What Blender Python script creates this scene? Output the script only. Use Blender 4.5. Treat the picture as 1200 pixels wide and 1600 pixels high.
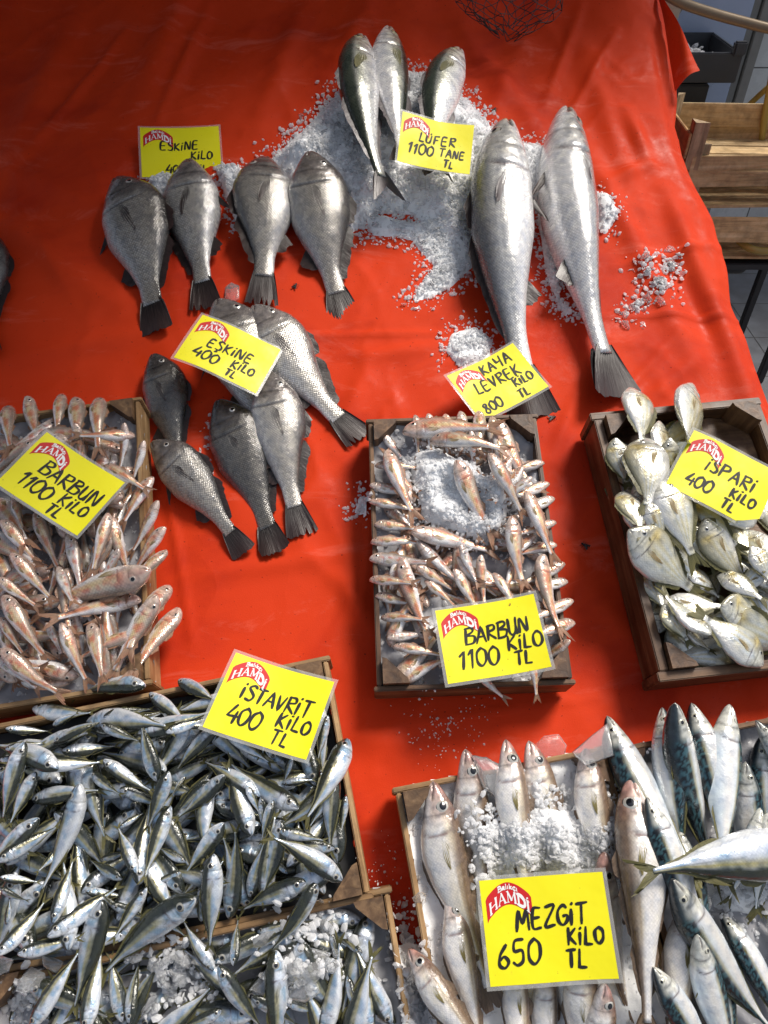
import bpy, bmesh, math, random
import numpy as np
from mathutils import Matrix, Vector

for _o in list(bpy.data.objects):
    bpy.data.objects.remove(_o)
S = bpy.context.scene
COL = S.collection
rnd = random.Random(11)
rad = math.radians

# ------------------------------------------------------------------ camera, sky, sun
# The stall top is a plane tilted 22 degrees toward the street.  Local frame: u right, v up the slope, n off the slope.
TILT = rad(22.0)
Z0 = 0.80
F = 1155.0                      # focal length in pixels of a 1200 x 1600 frame
TH = rad(66.0)                  # angle between the view axis and the stall top
D = 1.52
MT = Matrix.Translation((0, 0, Z0)) @ Matrix.Rotation(TILT, 4, 'X')
CAM = np.array([0, -D * math.cos(TH), D * math.sin(TH)])
C_R = np.array([1.0, 0, 0])
C_F = np.array([0, math.cos(TH), -math.sin(TH)])
C_U = np.array([0, math.sin(TH), math.cos(TH)])


def P(x, y, h=0.0):
    """point of the photograph -> point on the sheet h above the stall top (u, v, n)"""
    d = C_R * (x - 600) / F + C_U * (800 - y) / F + C_F
    return CAM + d * ((h - CAM[2]) / d[2])


def pix(p):
    q = np.asarray(p, float) - CAM
    z = q @ C_F
    return 600 + F * (q @ C_R) / z, 800 - F * (q @ C_U) / z


def PW(x, y, yw):
    """point of the photograph -> world point on the upright plane y = yw"""
    d = C_R * (x - 600) / F + C_U * (800 - y) / F + C_F
    dw = MT.to_3x3() @ Vector(d)
    cw = MT @ Vector(CAM)
    return cw + dw * ((yw - cw.y) / dw.y)


cd = bpy.data.cameras.new('camera')
cam = bpy.data.objects.new('camera', cd)
COL.objects.link(cam)
cd.sensor_fit = 'VERTICAL'
cd.sensor_height = 36.0
cd.lens = F / 1600 * 36.0
cd.clip_start = 0.02
cd.clip_end = 200
_m = Matrix.Identity(4)
for i in range(3):
    _m[i][0] = C_R[i]
    _m[i][1] = C_U[i]
    _m[i][2] = -C_F[i]
    _m[i][3] = CAM[i]
cam.matrix_world = MT @ _m
S.camera = cam

SUN_DIR = Vector((0.42, 0.30, 0.86)).normalized()      # toward the sun
w = bpy.data.worlds.new('World')
S.world = w
w.use_nodes = True
nt = w.node_tree
sky = nt.nodes.new('ShaderNodeTexSky')
sky.sky_type = 'NISHITA'
sky.sun_disc = False
sky.sun_elevation = math.asin(SUN_DIR.z)
sky.sun_rotation = math.atan2(SUN_DIR.x, SUN_DIR.y)
sky.dust_density = 3.0
hs = nt.nodes.new('ShaderNodeHueSaturation')       # thin cloud: a paler sky
hs.inputs['Saturation'].default_value = 0.60
bg = nt.nodes['Background']
nt.links.new(sky.outputs[0], hs.inputs['Color'])
nt.links.new(hs.outputs[0], bg.inputs[0])
bg.inputs[1].default_value = 0.112
sd = bpy.data.lights.new('sun', 'SUN')
sd.energy = 3.4
sd.angle = rad(19)
sd.color = (1.0, 0.93, 0.84)
so = bpy.data.objects.new('sun', sd)
COL.objects.link(so)
so.rotation_euler = (-SUN_DIR).to_track_quat('-Z', 'Y').to_euler()
so.location = (2, 2, 4)
S.view_settings.view_transform = 'Standard'
S.view_settings.look = 'None'
S.view_settings.exposure = 0.18
S.view_settings.gamma = 1.0
S.render.engine = 'CYCLES'
S.cycles.max_bounces = 8
S.cycles.diffuse_bounces = 6
S.cycles.transparent_max_bounces = 6
S.cycles.transmission_bounces = 5


# ------------------------------------------------------------------ helpers
def hash2(ix, iy, seed):
    n = (ix * 374761393 + iy * 668265263 + seed * 1442695041) & 0xffffffff
    n = ((n ^ (n >> 13)) * 1274126177) & 0xffffffff
    n = n ^ (n >> 16)
    return (n & 0xffff) / 65535.0


def vnoise(x, y, seed=0):
    x = np.asarray(x, float)
    y = np.asarray(y, float)
    ix = np.floor(x).astype(np.int64)
    iy = np.floor(y).astype(np.int64)
    fx = x - ix
    fy = y - iy
    fx = fx * fx * (3 - 2 * fx)
    fy = fy * fy * (3 - 2 * fy)
    a = hash2(ix, iy, seed)
    b = hash2(ix + 1, iy, seed)
    c = hash2(ix, iy + 1, seed)
    d = hash2(ix + 1, iy + 1, seed)
    return (a + (b - a) * fx) * (1 - fy) + (c + (d - c) * fx) * fy


def fbm(x, y, seed=0, octv=3):
    s = 0
    a = 0.5
    for i in range(octv):
        s = s + a * vnoise(np.asarray(x) * 2 ** i, np.asarray(y) * 2 ** i, seed + i * 17)
        a *= 0.5
    return s / (1 - 0.5 ** octv)


def sst(a, b, x):
    t = np.clip((np.asarray(x, float) - a) / (b - a), 0, 1)
    return t * t * (3 - 2 * t)


def gauss(x, w):
    return np.exp(-(np.asarray(x) / w) ** 2)


def mixc(a, b, t):
    t = np.asarray(t)[..., None]
    return np.asarray(a) * (1 - t) + np.asarray(b) * t


class MB:
    """collects shapes that become one mesh object"""

    def __init__(s):
        s.v = []
        s.f = []
        s.m = []

    def add(s, v, f, mat=0):
        o = len(s.v)
        s.v += [tuple(map(float, p)) for p in v]
        s.f += [tuple(i + o for i in q) for q in f]
        s.m += [mat] * len(f)

    def box(s, c, size, rot=None, mat=0, bev=0.0):
        bm = bmesh.new()
        bmesh.ops.create_cube(bm, size=1.0)
        bmesh.ops.scale(bm, vec=size, verts=bm.verts)
        if bev:
            bmesh.ops.bevel(bm, geom=bm.edges[:], offset=bev, segments=2, affect='EDGES')
        M = Matrix.Translation(c) @ (rot.to_4x4() if rot else Matrix.Identity(4))
        bm.transform(M)
        s.bm(bm, mat)

    def bm(s, bm, mat=0):
        bm.verts.index_update()
        s.add([v.co for v in bm.verts], [[v.index for v in f.verts] for f in bm.faces], mat)
        bm.free()

    def tube(s, pts, r, n=8, mat=0, cap=True):
        pts = [Vector(p) for p in pts]
        rs = r if isinstance(r, (list, tuple)) else [r] * len(pts)
        vv = []
        ff = []
        ref = Vector((0.13, 0.27, 0.95))
        for i, p in enumerate(pts):
            t = (pts[min(i + 1, len(pts) - 1)] - pts[max(i - 1, 0)]).normalized()
            a = t.cross(ref).normalized()
            b = t.cross(a)
            for k in range(n):
                an = 2 * math.pi * k / n
                vv.append(p + (a * math.cos(an) + b * math.sin(an)) * rs[i])
        for i in range(len(pts) - 1):
            for k in range(n):
                ff.append((i * n + k, i * n + (k + 1) % n, (i + 1) * n + (k + 1) % n, (i + 1) * n + k))
        if cap:
            ff.append(tuple(range(n))[::-1])
            ff.append(tuple((len(pts) - 1) * n + k for k in range(n)))
        s.add(vv, ff, mat)

    def mesh(s, name, mats, smooth=False):
        me = bpy.data.meshes.new(name)
        me.from_pydata(s.v, [], s.f)
        for m in mats:
            me.materials.append(m)
        me.polygons.foreach_set('material_index', s.m)
        if smooth:
            me.polygons.foreach_set('use_smooth', [True] * len(s.f))
        me.update()
        return me


def ob(name, me, M=None, parent=None, label=None, cat=None, group=None, kind=None, world=False):
    o = bpy.data.objects.new(name, me)
    COL.objects.link(o)
    if parent is not None:
        o.parent = parent
        if M is not None:
            o.matrix_basis = M
    else:
        M = M if M is not None else Matrix.Identity(4)
        o.matrix_basis = M if world else MT @ M
    for k, v in (('label', label), ('category', cat), ('group', group), ('kind', kind)):
        if v:
            o[k] = v
    return o


def np_mesh(name, V, Fq, mats, smooth=True, mi=None):
    me = bpy.data.meshes.new(name)
    me.from_pydata(np.asarray(V, float).tolist(), [], [tuple(q) for q in Fq])
    for m in mats:
        me.materials.append(m)
    if mi is not None:
        me.polygons.foreach_set('material_index', mi)
    if smooth:
        me.polygons.foreach_set('use_smooth', [True] * len(me.polygons))
    me.update()
    return me


class NT:
    def __init__(s, name):
        s.mat = bpy.data.materials.new(name)
        s.mat.use_nodes = True
        s.t = s.mat.node_tree
        s.b = s.t.nodes['Principled BSDF']
        s.out = s.t.nodes['Material Output']

    def n(s, typ, **kw):
        q = s.t.nodes.new('ShaderNode' + typ)
        for k, v in kw.items():
            setattr(q, k, v)
        return q

    def l(s, a, b):
        s.t.links.new(a, b)

    def set(s, **kw):
        for k, v in kw.items():
            k = k.replace('_', ' ')
            i = s.b.inputs[k]
            if isinstance(v, bpy.types.NodeSocket):
                s.l(v, i)
            else:
                i.default_value = (*v, 1) if isinstance(v, tuple) and len(v) == 3 and i.type == 'RGBA' else v

    def coord(s, out='Object', scale=None, rot=None):
        c = s.n('TexCoord').outputs[out]
        if scale is not None or rot is not None:
            mp = s.n('Mapping')
            s.l(c, mp.inputs[0])
            if scale is not None:
                mp.inputs['Scale'].default_value = scale if isinstance(scale, tuple) else (scale,) * 3
            if rot is not None:
                mp.inputs['Rotation'].default_value = rot
            c = mp.outputs[0]
        return c

    def noise(s, vec, scale=5, detail=4, rough=0.55, dist=0.0):
        q = s.n('TexNoise')
        s.l(vec, q.inputs['Vector'])
        q.inputs['Scale'].default_value = scale
        q.inputs['Detail'].default_value = detail
        q.inputs['Roughness'].default_value = rough
        q.inputs['Distortion'].default_value = dist
        return q.outputs[0]

    def ramp(s, fac, stops):
        q = s.n('ValToRGB')
        e = q.color_ramp.elements
        while len(e) < len(stops):
            e.new(0.5)
        for i, (p, c) in enumerate(stops):
            e[i].position = p
            e[i].color = (*c, 1) if len(c) == 3 else c
        s.l(fac, q.inputs[0])
        return q.outputs[0]

    def fr(s, fac, a, b, lo=0.0, hi=1.0):
        q = s.n('MapRange')
        s.l(fac, q.inputs[0])
        for i, v in zip((1, 2, 3, 4), (lo, hi, a, b)):
            q.inputs[i].default_value = v
        return q.outputs[0]

    def mix(s, a, b, fac, mode='MIX'):
        q = s.n('Mix', data_type='RGBA', blend_type=mode)
        for sock, v in ((q.inputs[0], fac), (q.inputs[6], a), (q.inputs[7], b)):
            if isinstance(v, bpy.types.NodeSocket):
                s.l(v, sock)
            elif isinstance(v, (int, float)):
                sock.default_value = v
            else:
                sock.default_value = (*v, 1)
        return q.outputs[2]

    def math(s, op, a, b=0.0):
        q = s.n('Math', operation=op)
        for sock, v in ((q.inputs[0], a), (q.inputs[1], b)):
            if isinstance(v, bpy.types.NodeSocket):
                s.l(v, sock)
            else:
                sock.default_value = v
        return q.outputs[0]

    def bump(s, h, strength=0.3, dist=0.01, prev=None):
        q = s.n('Bump')
        q.inputs['Strength'].default_value = strength
        q.inputs['Distance'].default_value = dist
        s.l(h, q.inputs['Height'])
        if prev is not None:
            s.l(prev, q.inputs['Normal'])
        return q.outputs[0]


# ------------------------------------------------------------------ materials
def mat_plain(name, col, rough=0.5, metal=0.0, var=0.12, scale=30, bump=0.0, coat=0.0):
    t = NT(name)
    v = t.coord('Object')
    n = t.noise(v, scale, 4)
    c = t.mix(tuple(x * (1 - var) for x in col), tuple(min(1, x * (1 + var)) for x in col), n)
    t.set(Base_Color=c, Metallic=metal, Coat_Weight=coat)
    t.set(Roughness=t.fr(n, max(0.03, rough - 0.08), min(1, rough + 0.08)))
    if bump:
        t.set(Normal=t.bump(n, bump, 0.004))
    return t.mat


def mat_wood(name, a, b, dirt=0.5, rough=0.6, axis=0):
    t = NT(name)
    info = t.n('ObjectInfo')
    va = t.n('VectorMath', operation='ADD')
    sc = [60, 60, 60]
    sc[axis] = 4
    t.l(t.coord('Object', tuple(sc)), va.inputs[0])
    cx = t.n('CombineXYZ')
    for i in range(3):
        t.l(t.math('MULTIPLY', info.outputs['Random'], 37.0 + 11 * i), cx.inputs[i])
    t.l(cx.outputs[0], va.inputs[1])
    g = t.noise(va.outputs[0], 1.0, 6, 0.6, 0.6)
    st = t.noise(t.coord('Object'), 22, 5, 0.65)
    c = t.ramp(g, [(0.25, tuple(x * 0.5 for x in a)), (0.45, a), (0.7, b)])
    dk = t.ramp(st, [(0.35, (0.35, 0.33, 0.3)), (0.6, (1, 1, 1))])
    c = t.mix(c, dk, dirt, 'MULTIPLY')
    hv = t.n('HueSaturation')
    t.l(c, hv.inputs['Color'])
    t.l(t.fr(info.outputs['Random'], 0.8, 1.2), hv.inputs['Value'])
    t.set(Base_Color=hv.outputs[0], Roughness=t.fr(st, rough - 0.2, rough + 0.15), Normal=t.bump(g, 0.35, 0.003))
    return t.mat


WOOD_DARK = mat_wood('wet_dark_wood', (0.105, 0.050, 0.022), (0.235, 0.130, 0.062), 0.7, 0.5)
WOOD_DARK_Y = mat_wood('wet_dark_wood_side', (0.105, 0.050, 0.022), (0.235, 0.130, 0.062), 0.7, 0.5, axis=1)
WOOD_LIGHT = mat_wood('pine_wood', (0.30, 0.175, 0.075), (0.50, 0.33, 0.165), 0.55, 0.6)
WOOD_LIGHT_Y = mat_wood('pine_wood_side', (0.30, 0.175, 0.075), (0.50, 0.33, 0.165), 0.55, 0.6, axis=1)
WOOD_POST = mat_wood('post_wood', (0.13, 0.070, 0.032), (0.26, 0.155, 0.075), 0.6, 0.6, axis=2)
WOOD_POST_DARK = mat_wood('dark_post_wood', (0.090, 0.044, 0.021), (0.20, 0.11, 0.055), 0.6, 0.55, axis=2)


def mat_cloth():
    t = NT('red_sheet')
    v = t.coord('Object')
    weave = t.n('TexVoronoi')
    t.l(v, weave.inputs['Vector'])
    weave.inputs['Scale'].default_value = 420
    big = t.noise(v, 3.0, 4)
    fine = t.noise(v, 70, 5, 0.65)
    c = t.mix((0.57, 0.034, 0.006), (0.68, 0.052, 0.010), big)
    sp = t.noise(v, 160, 2, 0.5)
    c = t.mix(c, (0.10, 0.008, 0.005), t.ramp(sp, [(0.72, (0,) * 3), (0.76, (0.8,) * 3)]))
    sm = t.noise(t.coord('Object', (1.6, 5, 2), (0, 0, 0.35)), 1.9, 7, 0.72, 0.8)
    c = t.mix(c, (0.74, 0.13, 0.08), t.ramp(sm, [(0.56, (0,) * 3), (0.72, (0.75,) * 3)]))
    c = t.mix(c, (0.33, 0.012, 0.006), t.ramp(t.noise(v, 2.3, 5, 0.6, 0.5), [(0.36, (0.5,) * 3), (0.5, (0,) * 3)]))
    t.set(Base_Color=c)
    wet = t.ramp(t.noise(v, 4.5, 6, 0.7, 0.3), [(0.52, (0.72,) * 3), (0.66, (0.22,) * 3)])
    t.set(Roughness=t.mix(wet, t.ramp(fine, [(0.3, (0.4,) * 3), (0.7, (0.75,) * 3)]), 0.3))
    t.b.inputs['Specular IOR Level'].default_value = 0.13
    crease = t.noise(t.coord('Object'), 6.0, 4, 0.55, 0.4)
    vw = t.n('TexVoronoi', feature='F1')
    dv = t.n('VectorMath', operation='ADD')
    t.l(t.coord('Object', (1.0, .7, 1.0), (0, 0, .5)), dv.inputs[0])
    nz = t.n('TexNoise')
    t.l(v, nz.inputs['Vector'])
    nz.inputs['Scale'].default_value = 3.5
    nz.inputs['Detail'].default_value = 3
    sc_ = t.n('VectorMath', operation='SCALE')
    t.l(nz.outputs['Color'], sc_.inputs[0])
    sc_.inputs['Scale'].default_value = 0.35
    t.l(sc_.outputs[0], dv.inputs[1])
    t.l(dv.outputs[0], vw.inputs['Vector'])
    vw.inputs['Scale'].default_value = 4.2
    n0 = t.bump(vw.outputs['Distance'], 0.22, 0.030)
    n1 = t.bump(crease, 0.10, 0.010, n0)
    n2 = t.bump(weave.outputs['Distance'], 0.14, 0.0010, n1)
    n3 = t.bump(fine, 0.16, 0.0012, n2)
    t.set(Normal=n3)
    return t.mat


M_CLOTH = mat_cloth()


def mat_ice(name, tr, rough, tint=(0.86, 0.90, 0.93), bumpd=0.004, tl_=0.5, sss=0.0):
    t = NT(name)
    v = t.coord('Object')
    n = t.noise(v, 70, 4, 0.6)
    n2 = t.noise(v, 22, 4, 0.6)
    c = t.mix(tuple(x * 0.92 for x in tint), tint, t.ramp(n2, [(0.35, (0,) * 3), (0.65, (1,) * 3)]))
    t.set(Base_Color=c, Roughness=t.fr(n, rough * 0.5, rough * 1.5), IOR=1.31, Transmission_Weight=tr)
    t.b.inputs['Subsurface Weight'].default_value = sss
    t.b.inputs['Subsurface Radius'].default_value = (0.8, 1.0, 1.15)
    t.b.inputs['Subsurface Scale'].default_value = 0.012
    t.set(Normal=t.bump(n, 0.4, bumpd))
    tl = t.n('BsdfTranslucent')
    tl.inputs[0].default_value = (*tint, 1)
    mx = t.n('MixShader')
    mx.inputs[0].default_value = tl_
    t.l(t.b.outputs[0], mx.inputs[1])
    t.l(tl.outputs[0], mx.inputs[2])
    t.l(mx.outputs[0], t.out.inputs[0])
    return t.mat


M_ICE = mat_ice('packed_ice', 0.0, 0.28, (0.97, 0.98, 0.985), 0.004, 0.0, 0.0)
M_CHIP = mat_ice('ice_chips', 0.18, 0.10, (0.985, 0.99, 0.998), 0.0008, 0.48)
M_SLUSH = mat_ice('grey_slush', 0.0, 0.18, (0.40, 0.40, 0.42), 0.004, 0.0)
M_LUMP = mat_ice('clear_ice', 0.85, 0.16, (0.97, 0.98, 0.99), 0.004, 0.08)


def mat_fin(name, a, b, trans=0.25, clear=0.0):
    t = NT(name)
    at = t.n('Attribute', attribute_name='Col')
    n = t.noise(t.coord('UV', (900, 30, 1)), 1.0, 3)
    c = t.mix(a, b, at.outputs['Fac'])
    c = t.mix(c, t.ramp(n, [(0.3, (0.45,) * 3), (0.7, (1.2,) * 3)]), 0.8, 'MULTIPLY')
    t.set(Base_Color=c, Roughness=0.42, Coat_Weight=0.12, Coat_Roughness=0.15, Normal=t.bump(n, 0.5, 0.002))
    tl = t.n('BsdfTranslucent')
    t.l(c, tl.inputs[0])
    mx = t.n('MixShader')
    mx.inputs[0].default_value = trans
    t.l(t.b.outputs[0], mx.inputs[1])
    t.l(tl.outputs[0], mx.inputs[2])
    last = mx.outputs[0]
    if clear:
        tp = t.n('BsdfTransparent')
        m2 = t.n('MixShader')
        t.l(t.math('MULTIPLY', at.outputs['Fac'], clear), m2.inputs[0])
        t.l(last, m2.inputs[1])
        t.l(tp.outputs[0], m2.inputs[2])
        last = m2.outputs[0]
    t.l(last, t.out.inputs[0])
    return t.mat


def mat_skin(name, scale, sk, metal=0.6, rough=0.28, bump=0.35, edge=0.55, coat=0.55):
    t = NT(name)
    at = t.n('Attribute', attribute_name='Col')
    info = t.n('ObjectInfo')
    uv = t.coord('UV', (1.0 / scale, 1.0 / scale, 1), (0, 0, rad(45)))
    vo = t.n('TexVoronoi', voronoi_dimensions='2D')
    t.l(uv, vo.inputs['Vector'])
    vo.inputs['Scale'].default_value = 1.0
    vo.inputs['Randomness'].default_value = 0.22
    d = vo.outputs['Distance']
    uvn = t.coord('UV')
    blot = t.noise(uvn, 60, 4, 0.6)
    fine = t.noise(uvn, 600, 3, 0.6)
    msk = at.outputs['Alpha']
    pat = t.ramp(d, [(0.05, (1 + sk,) * 3), (0.42, (1.0,) * 3), (0.62, (1 - edge,) * 3)])
    cell = t.n('SeparateColor')
    t.l(vo.outputs['Color'], cell.inputs[0])
    pat = t.mix(pat, t.ramp(cell.outputs[0], [(0, (1 - sk,) * 3), (1, (1 + sk,) * 3)]), 0.45, 'MULTIPLY')
    hv = t.n('HueSaturation')
    t.l(at.outputs['Color'], hv.inputs['Color'])
    t.l(t.fr(info.outputs['Random'], 0.86, 1.12), hv.inputs['Value'])
    c = t.mix(hv.outputs[0], pat, t.math('MULTIPLY', msk, 1.0), 'MULTIPLY')
    c = t.mix(c, t.ramp(blot, [(0.3, (0.66, 0.70, 0.78)), (0.5, (1.0, 0.98, 0.97)), (0.7, (1.12, 1.10, 1.02))]), 0.75, 'MULTIPLY')
    me = t.n('Attribute', attribute_name='Met')
    t.set(Base_Color=c, Metallic=t.math('MULTIPLY', me.outputs['Fac'], metal))
    t.set(Roughness=t.fr(blot, rough - 0.08, rough + 0.12, 0.3, 0.7), Coat_Weight=coat, Coat_Roughness=0.05, Coat_IOR=1.4)
    hgt = t.math('MULTIPLY', t.math('SUBTRACT', 1.0, d), msk)
    n1 = t.bump(hgt, bump, scale * 0.35)
    n2 = t.bump(blot, 0.30, 0.006, n1)
    n3 = t.bump(fine, 0.22, 0.0008, n2)
    t.set(Normal=n3)
    t.l(n2, t.b.inputs['Coat Normal'])
    return t.mat


M_PUPIL = mat_plain('eye_pupil', (0.006, 0.007, 0.010), 0.06, 0, 0.1, 50, 0, 0.8)
M_DARK = mat_plain('dark_line', (0.02, 0.015, 0.014), 0.35, 0, 0.2, 50)


def mat_iris(name, col, metal=0.5):
    return mat_plain(name, col, 0.22, metal, 0.18, 400, 0, 0.8)

# ------------------------------------------------------------------ fish
SPEC = {}


def species(name, **k):
    SPEC[name] = k


def interp(s, prof):
    """smooth (cubic hermite) interpolation of a list of (s, value)"""
    xs = np.array([p[0] for p in prof], float)
    ys = np.array([p[1] for p in prof], float)
    m = np.zeros_like(ys)
    dl = np.diff(ys) / np.diff(xs)
    for i in range(1, len(xs) - 1):
        m[i] = 0 if dl[i - 1] * dl[i] <= 0 else 2 * dl[i - 1] * dl[i] / (dl[i - 1] + dl[i])
    m[0] = dl[0] * 1.5
    m[-1] = dl[-1]
    i = np.clip(np.searchsorted(xs, s) - 1, 0, len(xs) - 2)
    h = xs[i + 1] - xs[i]
    t = (s - xs[i]) / h
    return ((2 * t**3 - 3 * t**2 + 1) * ys[i] + (t**3 - 2 * t**2 + t) * h * m[i]
            + (-2 * t**3 + 3 * t**2) * ys[i + 1] + (t**3 - t**2) * h * m[i + 1])


def prof(sp, s):
    pr = sp['prof']
    dp = sp.get('deep', 1.0)
    top = np.maximum(interp(s, [(0, 0.0)] + [(p[0], p[1]) for p in pr]), 0.0) * dp
    bot = np.maximum(interp(s, [(0, 0.0)] + [(p[0], p[2]) for p in pr]), 0.0) * dp
    hm = max(p[1] + p[2] for p in pr) * dp
    wd = sp['wid'] * ((top + bot) / hm) ** 0.75 * (1 - 0.55 * sst(0.6, 1.0, s))
    return top, bot, wd


def bendf(V, L, by, bz):
    t = V[:, 0] / L
    V = V.copy()
    q = t * t - t
    V[:, 1] += by * L * q
    V[:, 2] += bz * L * q
    V[:, 0] -= (2 * t - 1) * (bz * V[:, 2] + by * V[:, 1]) * 0.9
    return V


def fish_mesh(spn, L=0.2, by=0.0, bz=0.0, seed=0, ns=58, ntv=32, deep=1.0):
    """one fish: body lofted from its profile, with gill cover, mouth, tail and fins, snout at the origin, length L along +x"""
    sp = SPEC[spn]
    tl = sp['tail'][0]
    Lb = L / (1 + tl)
    k = np.linspace(0, 1, ns)
    s = 0.55 * k + 0.45 * k ** 2.1
    s[0] = 0.0
    s = s / s[-1]
    s[1:] = np.maximum(s[1:], 0.006)
    top, bot, wd = prof(sp, s)
    top = top * deep * (1 + 0.09 * (vnoise(s * 5, 0 * s + seed, seed) - 0.5))
    bot = bot * deep * (1 + 0.09 * (vnoise(s * 5, 0 * s + 7.3 + seed, seed) - 0.5))
    th = (np.arange(ntv) + 0.5) / ntv * 2 * np.pi - np.pi / 2
    sn = np.sin(th)
    cs = np.cos(th)
    Sg, SN = np.meshgrid(s, sn, indexing='ij')
    CS = np.meshgrid(s, cs, indexing='ij')[1]
    cv = np.arcsin(SN) / (np.pi / 2)
    Z = np.where(SN > 0, top[:, None] * SN, bot[:, None] * SN)
    Yv = wd[:, None] * np.sign(CS) * np.abs(CS) ** 0.92
    hh = (top + bot)[:, None] + 1e-6
    zr = Z / hh
    g0 = sp.get('gill', 0.25)
    g = g0 - 0.055 * np.clip((cv + 0.12), -1, 1) ** 2 * 1.3
    d = Sg - g
    gm = sst(-0.9, -0.55, cv) * sst(0.55, 0.15, cv)
    rel = 1 + (0.035 * sst(-0.06, -0.004, d) * (d < 0) - 0.05 * gauss(d - 0.006, 0.008)) * gm
    pre = Sg - (g0 * 0.66 - 0.03 * (cv + 0.2) ** 2)
    rel *= 1 - 0.03 * gauss(pre, 0.012) * (cv < 0.35)
    sm, mz0, mdrop = sp.get('mouth', (0.085, -0.02, 0.25))
    mline = Z - (mz0 * Sg / sm * 0.5 - mdrop * Sg * Sg / sm * 0.5)
    mouth = gauss(mline, 0.0062) * sst(sm, sm * 0.75, Sg) * sst(0, 0.01, Sg)
    rel *= 1 - 0.22 * mouth
    ex, ez, er = sp['eye']
    ez = ez * sp.get('deep', 1.0)
    de = np.sqrt((Sg - ex) ** 2 + (Z - ez * deep) ** 2)
    rel *= 1 - 0.03 * gauss(de - er * 1.25, er * 0.3)
    Yv = Yv * rel
    V = np.stack([Sg * Lb, Yv * Lb, Z * Lb], -1).reshape(-1, 3)
    col, met, msk = sp['color'](Sg, cv, CS, seed)
    hn = fbm(Sg * 45, cv * 7 + CS * 2, seed + 50)
    hd0 = sst(0.02, -0.01, d)
    col = col * (1 + (hd0 * (hn - 0.5) * 0.9)[..., None])
    col = mixc(col, col * 0.45, np.clip(gauss(pre, 0.008) * (cv < 0.3) * 0.9 + gauss(de - er * 1.5, er * 0.35) * 0.35, 0, 1))
    gl = gauss(d - 0.006, 0.006) * gm
    col = mixc(col, np.array(sp.get('gillcol', (0.10, 0.06, 0.06))), np.clip(gl * 0.75, 0, 1))
    col = mixc(col, np.array((0.03, 0.02, 0.02)), np.clip(mouth * 0.85, 0, 1))
    hd = sst(0.03, -0.12, d)
    msk = msk * (1 - 0.95 * hd) * (1 - mouth)
    arc = np.arcsin(SN) * (0.5 * (hh)) * Lb
    UV = np.stack([Sg * Lb, arc], -1).reshape(-1, 2)
    C4 = np.concatenate([col, msk[..., None]], -1).reshape(-1, 4)
    MET = (met * (1 - 0.25 * hd)).reshape(-1)
    Fc = []
    idx = np.arange(ns * ntv).reshape(ns, ntv)
    for i in range(1, ns - 1):
        for j in range(ntv):
            j2 = (j + 1) % ntv
            Fc.append((idx[i, j], idx[i + 1, j], idx[i + 1, j2], idx[i, j2]))
    # snout fan and tail cap
    V[0:ntv] = V[0]
    for j in range(ntv):
        Fc.append((idx[0, 0], idx[1, j], idx[1, (j + 1) % ntv]))
    Fc.append(tuple(idx[ns - 1, ::-1]))
    mi = [0] * len(Fc)
    VS = [V]
    UVS = [UV]
    CS4 = [C4]
    METS = [MET]

    def sheet(pts, thick, cval):
        """pts (n, m, 3): a fin membrane; builds both faces with a little thickness"""
        base = sum(len(q) for q in VS)
        n, m = pts.shape[:2]
        for sgn in (1, -1):
            q = pts.copy()
            ray = 0.65 + 0.35 * np.cos(np.arange(n) * np.pi)[:, None]
            q[..., 1] += sgn * thick * (1.05 - np.linspace(0, 1, m))[None, :] * ray
            VS.append(q.reshape(-1, 3))
            uu = np.stack(np.meshgrid(np.arange(n) * 0.002, np.linspace(0, 1, m) * 0.05, indexing='ij'), -1)
            UVS.append(uu.reshape(-1, 2))
            c = np.zeros((n, m, 4))
            c[..., :3] = cval[..., None]
            CS4.append(c.reshape(-1, 4))
            METS.append(np.zeros(n * m))
            for i in range(n - 1):
                for j in range(m - 1):
                    a = base + i * m + j
                    f = (a, a + 1, a + m + 1, a + m)
                    Fc.append(f if sgn > 0 else f[::-1])
                    mi.append(1)
            base += n * m

    # tail
    tl, span, fork, shp = sp['tail']
    nr = 21
    m = 6
    kk = np.linspace(-1, 1, nr)
    mm = np.linspace(0, 1, m)
    zr0 = np.where(kk > 0, top[-1], bot[-1]) * kk
    ln = (tl + 0.03) * (1 - fork * (1 - np.abs(kk) ** 0.85)) * (1 - shp * np.abs(kk) ** 3)
    rr = np.random.RandomState(seed + 5)
    ln = ln * (1 + 0.07 * (rr.rand(nr) - 0.5)) * np.where(rr.rand(nr) < 0.10, 0.78, 1.0)
    px_ = 0.97 + ln[:, None] * mm[None, :]
    pz_ = zr0[:, None] + (span * kk - zr0)[:, None] * (mm[None, :] ** 0.85)
    T = np.stack([px_ * Lb, np.zeros_like(px_), pz_ * Lb], -1)
    T[..., 1] += (np.sin(kk * 3 + seed)[:, None] * mm[None, :] ** 2) * 0.008 * L
    sheet(T, wd[-1] * Lb * 0.8, np.repeat(mm[None, :], nr, 0))
    # dorsal, second dorsal, anal
    for (s0, s1, h0, h1, lean, up) in sp['fins']:
        n = max(7, int((s1 - s0) * 44))
        ss = np.linspace(s0, s1, n)
        t3, b3, _ = prof(sp, ss)
        bz0 = (t3 if up > 0 else b3) * deep * 0.94
        q = np.linspace(0, 1, n)
        h = (h0 + (h1 - h0) * q) * np.minimum(1, q * 7 + 0.25) * (0.86 + 0.28 * rr.rand(n))
        h *= np.minimum(1, (1 - q) * 8 + 0.3)
        mm2 = np.linspace(0, 1, 4)
        Xf = ss[:, None] + lean * h[:, None] * mm2[None, :]
        Zf = up * (bz0[:, None] + h[:, None] * mm2[None, :])
        Fn = np.stack([Xf * Lb, np.zeros_like(Xf), Zf * Lb], -1)
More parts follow.
